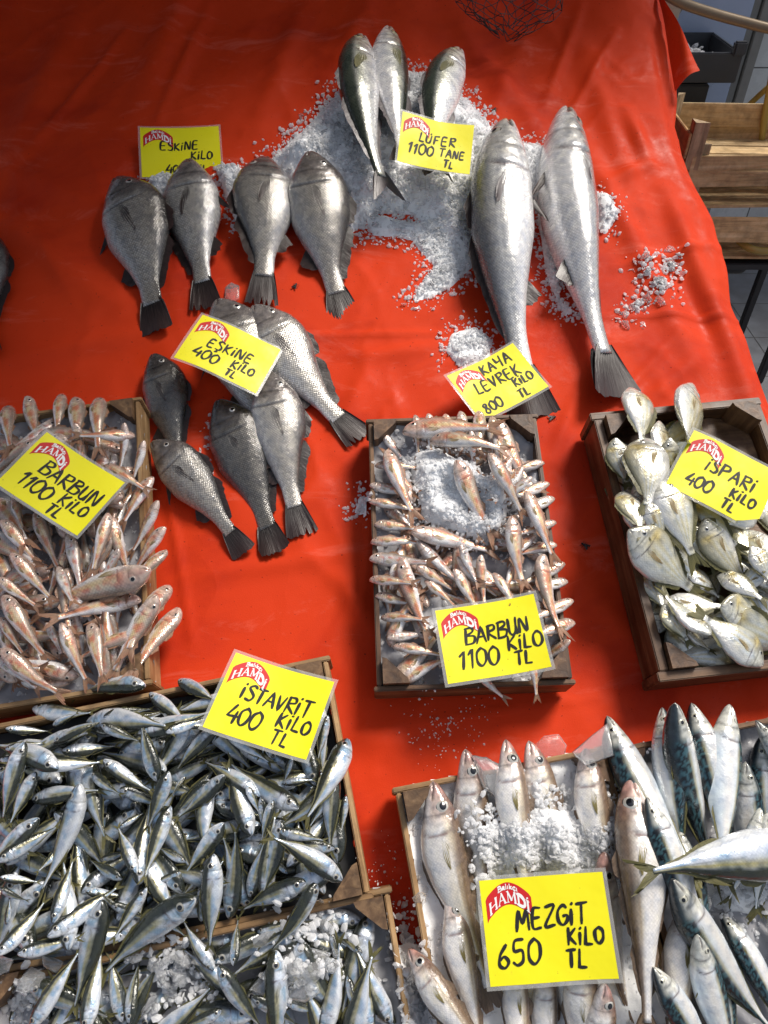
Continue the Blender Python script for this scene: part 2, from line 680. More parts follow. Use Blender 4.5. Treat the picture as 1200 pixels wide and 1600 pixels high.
        Fn[..., 1] += (0.25 * rr.rand(n)[:, None] - 0.1) * h[:, None] * mm2[None, :] * Lb
        sheet(Fn, 0.0045 * Lb, np.repeat(mm2[None, :], n, 0))
    V = bendf(np.concatenate(VS), L, by, bz)
    me = np_mesh(spn + '_body', V, Fc, [sp['mat'], sp['finmat']], True, mi)
    UV = np.concatenate(UVS)
    C4 = np.concatenate(CS4)
    MET = np.concatenate(METS)
    ul = me.uv_layers.new(name='UVMap')
    li = np.empty(len(me.loops), dtype=np.int32)
    me.loops.foreach_get('vertex_index', li)
    ul.data.foreach_set('uv', UV[li].astype(np.float32).ravel())
    ca = me.color_attributes.new('Col', 'FLOAT_COLOR', 'POINT')
    ca.data.foreach_set('color', C4.astype(np.float32).ravel())
    fa = me.attributes.new('Met', 'FLOAT', 'POINT')
    fa.data.foreach_set('value', MET.astype(np.float32))

    def surf(sx, cvv, side):
        """position and outward normal of the skin at (s, cv)"""
        out = []
        for e1, e2 in ((0, 0), (0.01, 0), (0, 0.03)):
            t_, b_, w_ = prof(sp, np.array([sx + e1]))
            a = (cvv + e2) * np.pi / 2
            zz = (t_ if a > 0 else b_) * deep * math.sin(a)
            out.append(bendf(np.array([[(sx + e1) * Lb, side * w_[0] * math.cos(a) ** 0.92 * Lb, zz[0] * Lb]]), L, by, bz)[0])
        nrm = np.cross(out[1] - out[0], out[2] - out[0])
        nrm /= np.linalg.norm(nrm)
        if nrm[1] * side < 0:
            nrm = -nrm
        return out[0], nrm, out[1] - out[0]

    # eye and pectoral sub-meshes, placed by surf
    t_, b_, w_ = prof(sp, np.array([ex]))
    ecv = math.asin(max(-1, min(1, ez / (t_[0] if ez > 0 else b_[0])))) / (math.pi / 2)
    eyes = {}
    for side in (1, -1):
        p, nn, tx = surf(ex, ecv, side)
        eyes[side] = frame(p - nn * er * Lb * 0.18, nn, tx)
    ps, pcv, pl, pw, pa = sp['pec']
    pecs = {}
    for side in (1, -1):
        p, nn, tx = surf(ps, pcv, side)
        pecs[side] = frame(p - nn * 0.002 * Lb, nn, tx)
    return dict(me=me, L=L, Lb=Lb, eyes=eyes, pecs=pecs, er=er * Lb, pl=pl * Lb, pw=pw * Lb, pa=pa, sp=spn)


def frame(p, nn, tx):
    z = Vector(nn).normalized()
    x = (Vector(tx) - z * Vector(tx).dot(z)).normalized()
    y = z.cross(x)
    M = Matrix.Identity(4)
    for i in range(3):
        M[i][0] = x[i]
        M[i][1] = y[i]
        M[i][2] = z[i]
        M[i][3] = p[i]
    return M


def eye_mesh(spn):
    sp = SPEC[spn]
    if 'eyeme' in sp:
        return sp['eyeme']
    n = 20
    rings = [(0.0, 0.34), (0.22, 0.33), (0.46, 0.27), (0.50, 0.25), (0.75, 0.17), (0.90, 0.09), (1.0, 0.03), (1.14, -0.06)]
    pr = sp.get('pupil', 0.5)
    V = [(0, 0, rings[0][1])]
    Fq = []
    mi = []
    for q, (r, z) in enumerate(rings[1:]):
        if q in (1, 2):
            r = r * pr / 0.5
        for j in range(n):
            a = 2 * math.pi * j / n
            V.append((r * math.cos(a), r * math.sin(a) * 0.94, z))
    for j in range(n):
        Fq.append((0, 1 + j, 1 + (j + 1) % n))
        mi.append(0)
    for q in range(len(rings) - 2):
        for j in range(n):
            a = 1 + q * n + j
            b = 1 + q * n + (j + 1) % n
            Fq.append((a, a + n, b + n, b))
            mi.append(0 if q < 1 else (2 if q == 5 else (1 if q > 0 else 0)))
    sp['eyeme'] = np_mesh(spn + '_eye', V, Fq, [M_PUPIL, sp['iris'], M_DARK if sp.get('rim', True) else sp['iris']], True, mi)
    return sp['eyeme']


def pec_mesh(spn):
    sp = SPEC[spn]
    if 'pecme' in sp:
        return sp['pecme']
    n, m = 9, 7
    V = []
    Fq = []
    cv = []
    for sg in (1, -1):
        for i in range(n):
            k = i / (n - 1) * 2 - 1
            for j in range(m):
                t = j / (m - 1)
                wd = (0.30 + 0.70 * math.sin(min(1, t * 1.25) * math.pi / 2)) * (1 - 0.45 * max(0, t - 0.6) / 0.4)
                ln = 1 - 0.30 * (k + 0.35) ** 2 - 0.07 * (i % 2)
                V.append((t * ln, k * wd * 0.5, sg * 0.005 * (1.1 - t) + 0.05 * t * (1 - t) + 0.008 * math.cos(i * math.pi)))
                cv.append(t)
        o = 0 if sg > 0 else n * m
        for i in range(n - 1):
            for j in range(m - 1):
                a = o + i * m + j
                f = (a, a + m, a + m + 1, a + 1)
                Fq.append(f if sg > 0 else f[::-1])
    me = np_mesh(spn + '_pectoral', V, Fq, [sp.get('pecmat', sp['finmat'])])
    ca = me.color_attributes.new('Col', 'FLOAT_COLOR', 'POINT')
    c = np.ones((len(V), 4))
    c[:, :3] = np.array(cv)[:, None]
    ca.data.foreach_set('color', c.astype(np.float32).ravel())
    ul = me.uv_layers.new(name='UVMap')
    li = np.empty(len(me.loops), dtype=np.int32)
    me.loops.foreach_get('vertex_index', li)
    uv = np.array([(v[1] * 0.03, v[0] * 0.05) for v in V])
    ul.data.foreach_set('uv', uv[li].astype(np.float32).ravel())
    sp['pecme'] = me
    return me


FISH = []


def fish_matrix(H, T, dside, roll, L0):
    """H, T in the stall frame; dside = +1 when the back is to the left of the head-to-tail line seen from above"""
    X = Vector(T) - Vector(H)
    ln = X.length
    X.normalize()
    N = Vector((0, 0, 1))
    N = (N - X * N.dot(X)).normalized()
    Pp = N.cross(X)                      # left of the direction
    r = rad(roll)
    Z = (Pp * dside * math.cos(r) + N * math.sin(r)).normalized()
    Y = Z.cross(X)
    sc = ln / L0
    M = Matrix.Identity(4)
    for i in range(3):
        M[i][0] = X[i] * sc
        M[i][1] = Y[i] * sc
        M[i][2] = Z[i] * sc
        M[i][3] = H[i]
    return M, (1 if Y.z > 0 else -1)


def put_fish(fm, H, T, dside=1, roll=0.0, label=None, group=None, eyes=True, pec=True, rec=None):
    M, side = fish_matrix(H, T, dside, roll, fm['L'])
    o = ob(fm['sp'], fm['me'], M, None, label, 'fish', group)
    sides = (1, -1) if abs(roll) > 32 else (side,)
    if eyes:
        for sd_ in sides:
            ob('eye', eye_mesh(fm['sp']), fm['eyes'][sd_] @ Matrix.Scale(fm['er'], 4), o)
    if pec:
        for sd_ in sides:
            a = fm['pa'] * (1 if sd_ > 0 else -1)
            ob('pectoral_fin', pec_mesh(fm['sp']),
               fm['pecs'][sd_] @ Matrix.Rotation(-a, 4, 'Z') @ Matrix.Rotation(rad(2), 4, 'Y') @ Matrix.Diagonal((fm['pl'], fm['pw'], fm['pl'], 1)), o)
    FISH.append(dict(o=o, H=H, T=T, sp=fm['sp'], side=side, roll=roll, **(rec or {})))
    return o


# ---- colours of each kind (skin albedo: back, flank, belly, bars, spots; horse mackerel also has painted blue sheen)
def c_istavrit(s, cv, cs, sd):
    n = fbm(s * 14, cv * 2 + cs, sd)
    n2 = fbm(s * 40, cv * 5 + cs * 2, sd + 3)
    back = mixc((0.016, 0.024, 0.027), (0.045, 0.048, 0.026), n)
    c = mixc((0.64, 0.70, 0.78), (0.30, 0.45, 0.62), sst(.35, .7, n))  # silver-blue flank, with bluish highlights painted into the patches
    c = mixc(c, (0.72, 0.76, 0.80), sst(-0.25, -0.6, cv))
    gold = gauss(cv - 0.12 + 0.1 * (n - 0.5), 0.13) * sst(0.25, 0.4, s)
    c = mixc(c, (0.42, 0.36, 0.10), 0.9 * gold)
    c = mixc(c, back, sst(0.14, 0.32, cv + 0.16 * (n - 0.5)))
    bars = 0.5 + 0.5 * np.sin(s * 95 + 1.5 * np.sin(cv * 5) + 4 * n)
    c = mixc(c, c * 0.55, bars * gauss(cv - 0.2, 0.22) * sst(0.3, 0.4, s) * 0.7)
    hd = sst(0.26, 0.2, s)
    c = mixc(c, c * mixc((0.80, 0.82, 0.86), (1.1, 1.05, 0.98), n2), hd * 0.8)
    spot = gauss(s - 0.265, 0.013) * gauss(cv - 0.33, 0.13)
    c = mixc(c, (0.01, 0.01, 0.012), np.clip(spot, 0, 1))
    lat = gauss(cv - 0.13 + 0.16 * sst(0.42, 0.56, s), 0.028) * sst(0.26, 0.32, s)
    c = mixc(c, (0.22, 0.22, 0.20), lat * 0.6)
    met = 0.45 - 0.2 * sst(0.2, 0.4, cv) - 0.2 * sst(-0.4, -0.8, cv)
    return c, met, 0.35 + 0 * s


def c_barbun(s, cv, cs, sd):
    n = fbm(s * 9, cv * 1.6 + cs * 1.3, sd)
    n2 = fbm(s * 30, cv * 4 + cs * 3, sd + 9)
    ns_ = fbm(s * 11, cv * 7 + cs * 2, sd + 21)
    rr = (sd * 7919 % 100) / 100.0
    back = mixc((0.20, 0.17, 0.14), (0.36, 0.28, 0.21), n)
    c = mixc((0.66, 0.59, 0.55), (0.80, 0.76, 0.74), n2)
    c = mixc(c, (0.80, 0.58, 0.24), np.clip(sst(0.4, 0.8, rr + 0.3 * n) * gauss(cv - 0.05, 0.4), 0, 1) * 0.7)
    c = mixc(c, (0.86, 0.84, 0.82), sst(0.0, -0.4, cv))
    c = mixc(c, back, sst(0.20, 0.65, cv + 0.2 * (n2 - 0.5)) * 0.9)
    red = sst(0.45, 0.60, n * 0.45 + n2 * 0.15 + ns_ * 0.4 + 0.10 * rr - 0.03) * gauss(cv - 0.10, 0.36)
    c = mixc(c, (0.66, 0.13, 0.075), np.clip(red * 0.8, 0, 1))
    yel = gauss(cv - 0.02, 0.08) * sst(0.25, 0.4, s) * 0.35
    c = mixc(c, (0.62, 0.42, 0.10), yel)
    hd = sst(0.27, 0.2, s)
    c = mixc(c, mixc((0.50, 0.31, 0.26), (0.74, 0.62, 0.52), n2), hd * 0.75)
    met = 0.46 - 0.2 * sst(-0.2, -0.6, cv)
    return c, met, 0.75 + 0 * s


def c_ispari(s, cv, cs, sd):
    n = fbm(s * 8, cv * 2 + cs, sd)
    rr = (sd * 7919 % 100) / 100.0
    c = mixc((0.84, 0.82, 0.68), (0.68, 0.76, 0.82), sst(0.4, 0.75, n * 0.6 + rr * 0.4))
    c = mixc(c, (0.80, 0.80, 0.77), sst(-0.1, -0.6, cv))
    c = mixc(c, (0.22, 0.21, 0.12), sst(0.30, 0.8, cv) * 0.85)
    st = np.sin(cv * 34) * 0.5 + 0.5
    c = mixc(c, (0.55, 0.43, 0.08), st * gauss(cv - 0.2, 0.5) * sst(0.27, 0.36, s) * 0.55)
    lat = gauss(cv - 0.38 + 0.12 * s, 0.02) * sst(0.26, 0.3, s)
    c = mixc(c, (0.16, 0.13, 0.06), lat * 0.7)
    c = mixc(c, (0.62, 0.45, 0.06), gauss(s - 0.25, 0.08) * gauss(cv - 0.35, 0.35) * 0.75)
    hd = sst(0.26, 0.2, s)
    c = mixc(c, mixc((0.30, 0.29, 0.22), (0.62, 0.62, 0.55), sst(0.55, 0.0, cv)), hd * 0.8)
    pb = gauss(s - 0.93, 0.022) * sst(-0.6, 0.1, cv)
    c = mixc(c, (0.03, 0.03, 0.03), pb * 0.8)
    spot = gauss(s - 0.29, 0.014) * gauss(cv + 0.02, 0.05)
    c = mixc(c, (0.02, 0.02, 0.02), np.clip(spot, 0, 1) * 0.9)
    met = 0.62 - 0.3 * sst(0.4, 0.8, cv)
    return c, met, 0.4 + 0 * s


def c_mezgit(s, cv, cs, sd):
    n = fbm(s * 10, cv * 2 + cs, sd)
    n2 = fbm(s * 60, cv * 6 + cs * 2, sd + 2)
    back = mixc((0.13, 0.085, 0.055), (0.25, 0.175, 0.12), n2)
    c = mixc((0.80, 0.77, 0.72), (0.88, 0.87, 0.86), n)
    c = mixc(c, (0.50, 0.42, 0.32), sst(0.05, 0.4, cv + 0.15 * (n2 - 0.5)) * 0.7)
    c = mixc(c, back, sst(0.18, 0.46, cv + 0.12 * (n - 0.5)))
    n3 = fbm(s * 130, cv * 11, sd + 8)
    c = c * (1 + 0.5 * (n3 - 0.5) * sst(-0.3, 0.2, cv))[..., None]
    yl = fbm(s * 5, cv * 3, sd + 31)
    c = mixc(c, (0.72, 0.62, 0.40), sst(0.45, 0.7, yl) * gauss(cv - 0.1, 0.3) * 0.5)
    hd = sst(0.25, 0.15, s)
    c = mixc(c, mixc((0.68, 0.52, 0.45), (0.24, 0.14, 0.11), sst(-0.1, 0.55, cv)), hd * 0.8)
    c = mixc(c, (0.62, 0.34, 0.30), gauss(s - 0.05, 0.04) * 0.6)
    c = mixc(c, (0.84, 0.80, 0.77), hd * sst(-0.15, -0.55, cv) * 0.8)
    lat = gauss(cv - 0.36 + 0.2 * s, 0.03) * sst(0.26, 0.3, s)
    c = mixc(c, (0.32, 0.22, 0.12), lat * 0.6)
    spot = gauss(s - 0.272, 0.012) * gauss(cv - 0.1, 0.09)
    c = mixc(c, (0.05, 0.035, 0.03), np.clip(spot, 0, 1) * 0.9)
    met = 0.30 - 0.2 * sst(0.2, 0.5, cv)
    return c, met, 0.55 + 0 * s


def c_uskumru(s, cv, cs, sd):
    n = fbm(s * 9, cv * 2 + cs, sd)
    nw = fbm(s * 16, cv * 3 + cs * 2, sd + 4)
    c = mixc((0.84, 0.85, 0.86), (0.60, 0.74, 0.84), n)
    c = mixc(c, (0.88, 0.80, 0.70), gauss(cv + 0.2, 0.25) * 0.6)
    back = mixc((0.030, 0.085, 0.125), (0.055, 0.135, 0.135), n)
    bt = sst(0.06, 0.28, cv + 0.12 * (nw - 0.5))
    wav = np.sin(s * 105 + 9 * nw + 3.0 * np.sin(cv * 9 + 4 * nw)) * 0.5 + 0.5
    back = mixc(back, (0.004, 0.006, 0.008), sst(0.32, 0.60, wav) * sst(0.16, 0.25, s))
    back = mixc(back, (0.015, 0.025, 0.032), sst(0.62, 0.85, cv))
    c = mixc(c, back, bt)
    gold = gauss(cv - 0.14, 0.06) * sst(0.25, 0.3, s)
    c = mixc(c, (0.52, 0.46, 0.22), gold * 0.55)
    hd = sst(0.23, 0.18, s)
    c = mixc(c, mixc((0.62, 0.62, 0.55), (0.03, 0.04, 0.05), sst(0.25, 0.6, cv)), hd * 0.85)
    met = 0.40 - 0.25 * sst(0.1, 0.4, cv) - 0.2 * sst(-0.3, -0.8, cv)
    return c, met, 0.12 + 0 * s


def c_eskine(s, cv, cs, sd):
    n = fbm(s * 7, cv * 2 + cs, sd)
    n2 = fbm(s * 26, cv * 5 + cs * 2, sd + 2)
    dk = {0: 1.05, 1: 1.35, 2: 1.75, 3: 0.52}[sd % 4]
    c = mixc((0.20, 0.19, 0.175), (0.33, 0.315, 0.285), n)
    c = mixc(c, (0.46, 0.46, 0.46), sst(-0.05, -0.7, cv) * 0.85)
    c = mixc(c, (0.07, 0.066, 0.064), sst(0.35, 0.85, cv + 0.2 * (n - 0.5)))
    hd = sst(0.29, 0.2, s)
    c = mixc(c, mixc((0.045, 0.038, 0.036), (0.17, 0.15, 0.145), n2), hd * 0.85)
    c = mixc(c, (0.34, 0.31, 0.31), hd * sst(-0.3, -0.7, cv) * 0.5)
    c = c * dk
    met = 0.60 - 0.2 * sst(-0.3, -0.8, cv)
    return np.clip(c, 0, 0.9), met, 0.98 + 0 * s


def c_lufer(s, cv, cs, sd):
    n = fbm(s * 8, cv * 2 + cs, sd)
    n2 = fbm(s * 30, cv * 5, sd + 7)
    c = mixc((0.66, 0.67, 0.64), (0.56, 0.58, 0.56), n)
    c = mixc(c, (0.82, 0.82, 0.83), sst(0.0, -0.5, cv))
    c = mixc(c, (0.30, 0.31, 0.22), gauss(cv - 0.16, 0.14) * 0.7)
    c = mixc(c, mixc((0.022, 0.034, 0.030), (0.055, 0.065, 0.048), n2), sst(0.16, 0.40, cv + 0.1 * (n - 0.5)))
    hd = sst(0.25, 0.18, s)
    c = mixc(c, (0.62, 0.58, 0.46), hd * gauss(cv, 0.35) * 0.5)
    c = mixc(c, (0.45, 0.36, 0.12), gauss(s - 0.32, 0.03) * gauss(cv, 0.12) * 0.5)
    met = 0.5 - 0.3 * sst(0.2, 0.45, cv) - 0.3 * sst(-0.3, -0.7, cv)
    return c, met, 0.65 + 0 * s


def c_levrek(s, cv, cs, sd):
    n = fbm(s * 7, cv * 2 + cs, sd)
    n2 = fbm(s * 40, cv * 6, sd + 7)
    c = mixc((0.44, 0.45, 0.45), (0.56, 0.56, 0.55), n)
    c = mixc(c, (0.78, 0.78, 0.78), sst(0.05, -0.55, cv))
    c = mixc(c, mixc((0.09, 0.10, 0.105), (0.17, 0.175, 0.17), n2), sst(0.15, 0.65, cv + 0.1 * (n - 0.5)))
    hd = sst(0.28, 0.2, s)
    c = mixc(c, mixc((0.52, 0.49, 0.42), (0.30, 0.30, 0.30), n2), hd * 0.6 * sst(-0.6, -0.1, cv))
    lat = gauss(cv - 0.30 + 0.25 * s, 0.025) * sst(0.27, 0.3, s)
    c = mixc(c, (0.75, 0.76, 0.76), lat * 0.5)
    c = mixc(c, (0.62, 0.34, 0.06), np.clip(gauss(s - 0.012, 0.020) * sst(-0.5, 0.1, cv) * 1.2, 0, 1))
    met = 0.62 - 0.25 * sst(-0.3, -0.8, cv)
    return c, met, 0.95 + 0 * s


FIN_DARK = mat_fin('dark_fin', (0.022, 0.018, 0.017), (0.045, 0.024, 0.022), 0.10)
FIN_GREY = mat_fin('grey_fin', (0.16, 0.15, 0.15), (0.10, 0.075, 0.085), 0.2)
FIN_YEL = mat_fin('yellow_fin', (0.42, 0.38, 0.17), (0.34, 0.28, 0.09), 0.3, 0.35)
FIN_OLIVE = mat_fin('olive_fin', (0.15, 0.15, 0.07), (0.20, 0.18, 0.06), 0.3)
FIN_PINK = mat_fin('pink_fin', (0.55, 0.36, 0.24), (0.45, 0.22, 0.13), 0.35)
FIN_CLEAR = mat_fin('clear_fin', (0.40, 0.41, 0.38), (0.30, 0.30, 0.22), 0.3, 0.75)
FIN_PALE = mat_fin('pale_fin', (0.58, 0.48, 0.30), (0.50, 0.38, 0.18), 0.35, 0.5)
FIN_BROWN = mat_fin('brown_fin', (0.28, 0.20, 0.13), (0.18, 0.12, 0.08), 0.25)

species('horse_mackerel', prof=[(.02, .030, .028), (.07, .062, .056), (.14, .088, .084), (.25, .106, .110), (.40, .106, .112), (.56, .088, .092),
        (.72, .056, .058), (.86, .022, .023), (1, .0125, .0125)], deep=1.16, wid=.088, tail=(.15, .085, .66, .0), gill=.26, eye=(.125, .022, .040),
        mouth=(.085, .002, .55), pec=(.275, -.02, .20, .055, .12), fins=[(.36, .52, .03, .015, 1.2, 1), (.54, .93, .022, .006, .8, 1), (.60, .93, .022, .006, .8, -1)],
        color=c_istavrit, mat=mat_skin('horse_mackerel_skin', .0032, .15, .92, .17, .2, .25, 1.0), finmat=FIN_OLIVE, pecmat=FIN_CLEAR,
        iris=mat_iris('dark_silver_iris', (.42, .40, .34)), pupil=.60)
species('red_mullet', prof=[(.02, .042, .026), (.06, .082, .044), (.12, .112, .066), (.2, .130, .085), (.32, .136, .100), (.48, .118, .092), (.65, .085, .066),
        (.8, .056, .045), (.92, .042, .037), (1, .042, .038)], deep=1.03, wid=.084, tail=(.22, .12, .60, .0), gill=.27, eye=(.14, .060, .034),
        mouth=(.06, -.022, .35), pec=(.29, -.25, .17, .06, .1), fins=[(.32, .5, .045, .02, 1.3, 1), (.6, .74, .04, .015, 1.0, 1), (.6, .74, .04, .015, 1.0, -1)],
        color=c_barbun, mat=mat_skin('red_mullet_skin', .0034, .18, .65, .18, .3, .22, 1.0), finmat=FIN_PINK, pecmat=FIN_PALE,
        iris=mat_iris('pale_iris', (.62, .52, .44)), pupil=.58, gillcol=(.30, .12, .10))
species('sea_bream', prof=[(.02, .040, .030), (.06, .098, .062), (.12, .160, .102), (.22, .222, .160), (.35, .248, .196), (.5, .228, .190), (.65, .170, .145),
        (.8, .092, .082), (.92, .048, .045), (1, .046, .044)], deep=1.17, wid=.092, tail=(.24, .14, .50, .0), gill=.28, eye=(.145, .072, .040),
        mouth=(.065, -.012, .3), pec=(.30, -.08, .24, .07, .15), fins=[(.30, .88, .055, .03, 1.0, 1), (.60, .88, .045, .03, .9, -1)],
        color=c_ispari, mat=mat_skin('sea_bream_skin', .0040, .14, .75, .18, .25, .2, .8), finmat=FIN_OLIVE, pecmat=FIN_PALE,
        iris=mat_iris('bream_iris', (.50, .50, .46)), pupil=.55)
species('whiting', prof=[(.025, .026, .022), (.08, .052, .044), (.16, .078, .068), (.26, .092, .098), (.36, .092, .112), (.48, .080, .098), (.62, .060, .064),
        (.8, .034, .033), (.94, .019, .019), (1, .021, .021)], deep=1.12, wid=.082, tail=(.11, .075, .12, .1), gill=.27, eye=(.135, .030, .036),
        mouth=(.11, -.004, .35), pec=(.30, .02, .15, .042, .08), fins=[(.33, .45, .04, .02, .8, 1), (.47, .68, .03, .012, .8, 1), (.70, .9, .022, .01, .8, 1),
        (.36, .66, .022, .012, .7, -1), (.70, .9, .02, .01, .7, -1)],
        color=c_mezgit, mat=mat_skin('whiting_skin', .0040, .14, .7, .18, .22, .14, 1.0), finmat=FIN_BROWN, pecmat=FIN_YEL,
        iris=mat_iris('silver_iris', (.60, .58, .52), .4), pupil=.62, gillcol=(.32, .20, .18))
species('mackerel', prof=[(.03, .024, .022), (.09, .048, .046), (.18, .074, .076), (.30, .094, .098), (.42, .098, .102), (.56, .084, .088),
        (.7, .058, .060), (.84, .028, .028), (.94, .013, .013), (1, .012, .012)], deep=1.14, wid=.090, tail=(.13, .105, .68, .0), gill=.235, eye=(.105, .020, .024),
        mouth=(.09, .0, .35), pec=(.255, .14, .10, .035, .12), fins=[(.34, .46, .02, .008, 1.5, 1), (.62, .9, .016, .006, 1.0, 1), (.64, .9, .016, .006, 1.0, -1)],
        color=c_uskumru, mat=mat_skin('mackerel_skin', .0026, .06, .8, .16, .12, .1, .6), finmat=FIN_OLIVE,
        iris=mat_iris('mackerel_iris', (.62, .60, .48)), pupil=.52)
species('brown_meagre', prof=[(.015, .034, .026), (.05, .072, .050), (.11, .120, .082), (.2, .172, .122), (.32, .198, .152), (.46, .186, .152), (.6, .142, .118),
        (.75, .090, .072), (.88, .058, .050), (1, .056, .050)], wid=.115, tail=(.21, .105, .04, .10), gill=.29, eye=(.13, .072, .029),
        mouth=(.075, -.02, .35), pec=(.31, -.02, .22, .062, .25), fins=[(.30, .52, .05, .02, 1.5, 1), (.54, .90, .05, .035, .9, 1), (.66, .80, .075, .03, .9, -1),
        (.33, .40, .11, .02, 1.6, -1)],
        color=c_eskine, mat=mat_skin('brown_meagre_skin', .0038, .42, .5, .24, .5, .42, .9), finmat=FIN_DARK, iris=mat_iris('grey_iris', (.62, .60, .56)), pupil=.5,
        gillcol=(.03, .02, .02))
species('bluefish', prof=[(.03, .030, .030), (.09, .062, .060), (.18, .094, .094), (.32, .116, .122), (.46, .114, .122), (.6, .092, .096), (.75, .058, .058),
        (.88, .032, .031), (1, .028, .028)], wid=.078, tail=(.13, .085, .45, .0), gill=.26, eye=(.115, .030, .026),
        mouth=(.10, .0, .3), pec=(.285, .02, .15, .06, .2), fins=[(.34, .5, .028, .012, 1.4, 1), (.54, .9, .03, .012, .9, 1), (.58, .9, .028, .012, .9, -1)],
        color=c_lufer, mat=mat_skin('bluefish_skin', .0044, .22, .75, .26, .4, .35), finmat=FIN_GREY, pecmat=FIN_OLIVE, iris=mat_iris('gold_iris', (.60, .55, .34)), pupil=.45)
species('shi_drum', prof=[(.015, .030, .026), (.05, .058, .046), (.11, .086, .070), (.2, .112, .098), (.32, .126, .118), (.46, .126, .124), (.6, .102, .098),
        (.75, .066, .060), (.88, .043, .040), (1, .040, .038)], wid=.100, tail=(.15, .085, .06, .12), gill=.275, eye=(.105, .052, .024),
        mouth=(.085, -.012, .25), pec=(.30, -.05, .15, .05, .22), fins=[(.30, .46, .03, .012, 1.8, 1), (.48, .86, .024, .012, 1.2, 1), (.66, .75, .05, .015, 1.1, -1),
        (.31, .36, .09, .02, 1.7, -1)],
        color=c_levrek, mat=mat_skin('shi_drum_skin', .0042, .24, .6, .22, .38, .28, .8), finmat=FIN_DARK, pecmat=FIN_GREY, iris=mat_iris('drum_iris', (.50, .47, .40)), pupil=.5)

# ------------------------------------------------------------------ the red sheet and the stall under it
def segd(U, V, a, b):
    """distance to the segment and position along it"""
    ax, ay = a
    bx, by = b
    dx, dy = bx - ax, by - ay
    t = np.clip(((U - ax) * dx + (V - ay) * dy) / (dx * dx + dy * dy), 0, 1)
    return np.hypot(U - ax - t * dx, V - ay - t * dy), t, np.sign(dx * (V - ay) - dy * (U - ax))


EDGE_PX = [(1262, 830), (1222, 690), (1192, 580), (1172, 520), (1152, 470), (1140, 410), (1120, 345), (1092, 290), (1068, 235), (1060, 190), (1062, 150), (1056, 90), (1040, 30), (1026, -10)]
_e = np.array([P(x, y)[:2] for x, y in EDGE_PX])
EDGE_V = np.concatenate([[-1.5], _e[:, 1], [2.4]])
EDGE_U = np.concatenate([[1.02], _e[:, 0], [0.80]])


def edge_u(v):
    return np.interp(v, EDGE_V, EDGE_U)


FOLDS = [((905, 215), (1085, 570), 26, .012), ((975, 180), (1012, 262), 20, .016), ((1012, 262), (950, 290), 16, .008), ((700, 20), (880, 250), 30, .010),
         ((1040, 300), (1110, 480), 22, .012), ((1065, 420), (1135, 560), 26, -.012), ((1110, 470), (1175, 640), 22, .012), ((900, 60), (1000, 330), 26, .010),
         ((940, 495), (1165, 494), 5, .005), ((370, 528), (745, 520), 6, .004), ((120, 20), (20, 240), 40, .016), ((300, 0), (210, 180), 36, .014),
         ((480, 0), (400, 200), 30, .012), ((585, 0), (520, 120), 30, .010), ((0, 260), (170, 330), 26, .010), ((0, 330), (160, 470), 30, .010),
         ((20, 560), (230, 520), 22, .007), ((560, 560), (700, 540), 16, .005), ((900, 620), (860, 720), 14, .006), ((915, 700), (960, 900), 30, .006),
         ((900, 900), (1050, 1080), 24, .007), ((530, 900), (590, 1000), 18, .006), ((540, 1150), (640, 1160), 20, .006), ((300, 900), (600, 860), 16, .004),
         ((520, 700), (580, 560), 18, .005), ((1000, 640), (1090, 560), 16, .006), ((820, 60), (760, 200), 26, .009), ((1020, 60), (1045, 180), 14, -.010),
         ((600, 640), (560, 1000), 5, .0035), ((930, 330), (760, 300), 9, .006), ((1060, 520), (900, 700), 10, .005), ((930, 1090), (600, 1140), 5, .003), ((240, 620), (300, 1000), 7, .004),
         ((60, 220), (200, 60), 12, .008), ((250, 190), (330, 20), 14, .009), ((905, 20), (850, 170), 14, .009), ((960, 420), (1130, 380), 9, .006), ((880, 200), (960, 60), 12, .008)]


def cloth_z(U, V):
    z = 0.010 * (fbm(U * 3.1 + 3, V * 2.2, 4, 3) - 0.5)
    a = fbm(U * 5 + V * 2.5, V * 1.6 - U * 1.0, 9, 3)
    z = z + 0.005 * (1 - np.abs(a - 0.5) * 6).clip(0, 1) ** 2 * sst(0.3, 0.6, fbm(U * 1.3, V * 1.3, 77))
    a = fbm(U * 3.5 - V * 4, V * 2 + U * 3, 29, 4)
    z = z + 0.0035 * (1 - np.abs(a - 0.5) * 7).clip(0, 1) ** 2
    for (p, q, wd, hgt) in FOLDS:
        a_, b_ = P(*p)[:2], P(*q)[:2]
        d, t, _ = segd(U, V, a_, b_)
        wm = wd * 0.0012
        z = z + 1.5 * hgt * np.exp(-(d / wm) ** 2) * (0.35 + 0.65 * np.sin(np.pi * np.clip(t, 0.05, 0.95)))
    z = z + 0.020 * sst(0.9, 1.7, V) * np.sin(U * 9 + 2 * fbm(U * 2, V, 5)) + 0.22 * sst(1.35, 2.3, V) ** 1.5
    return z


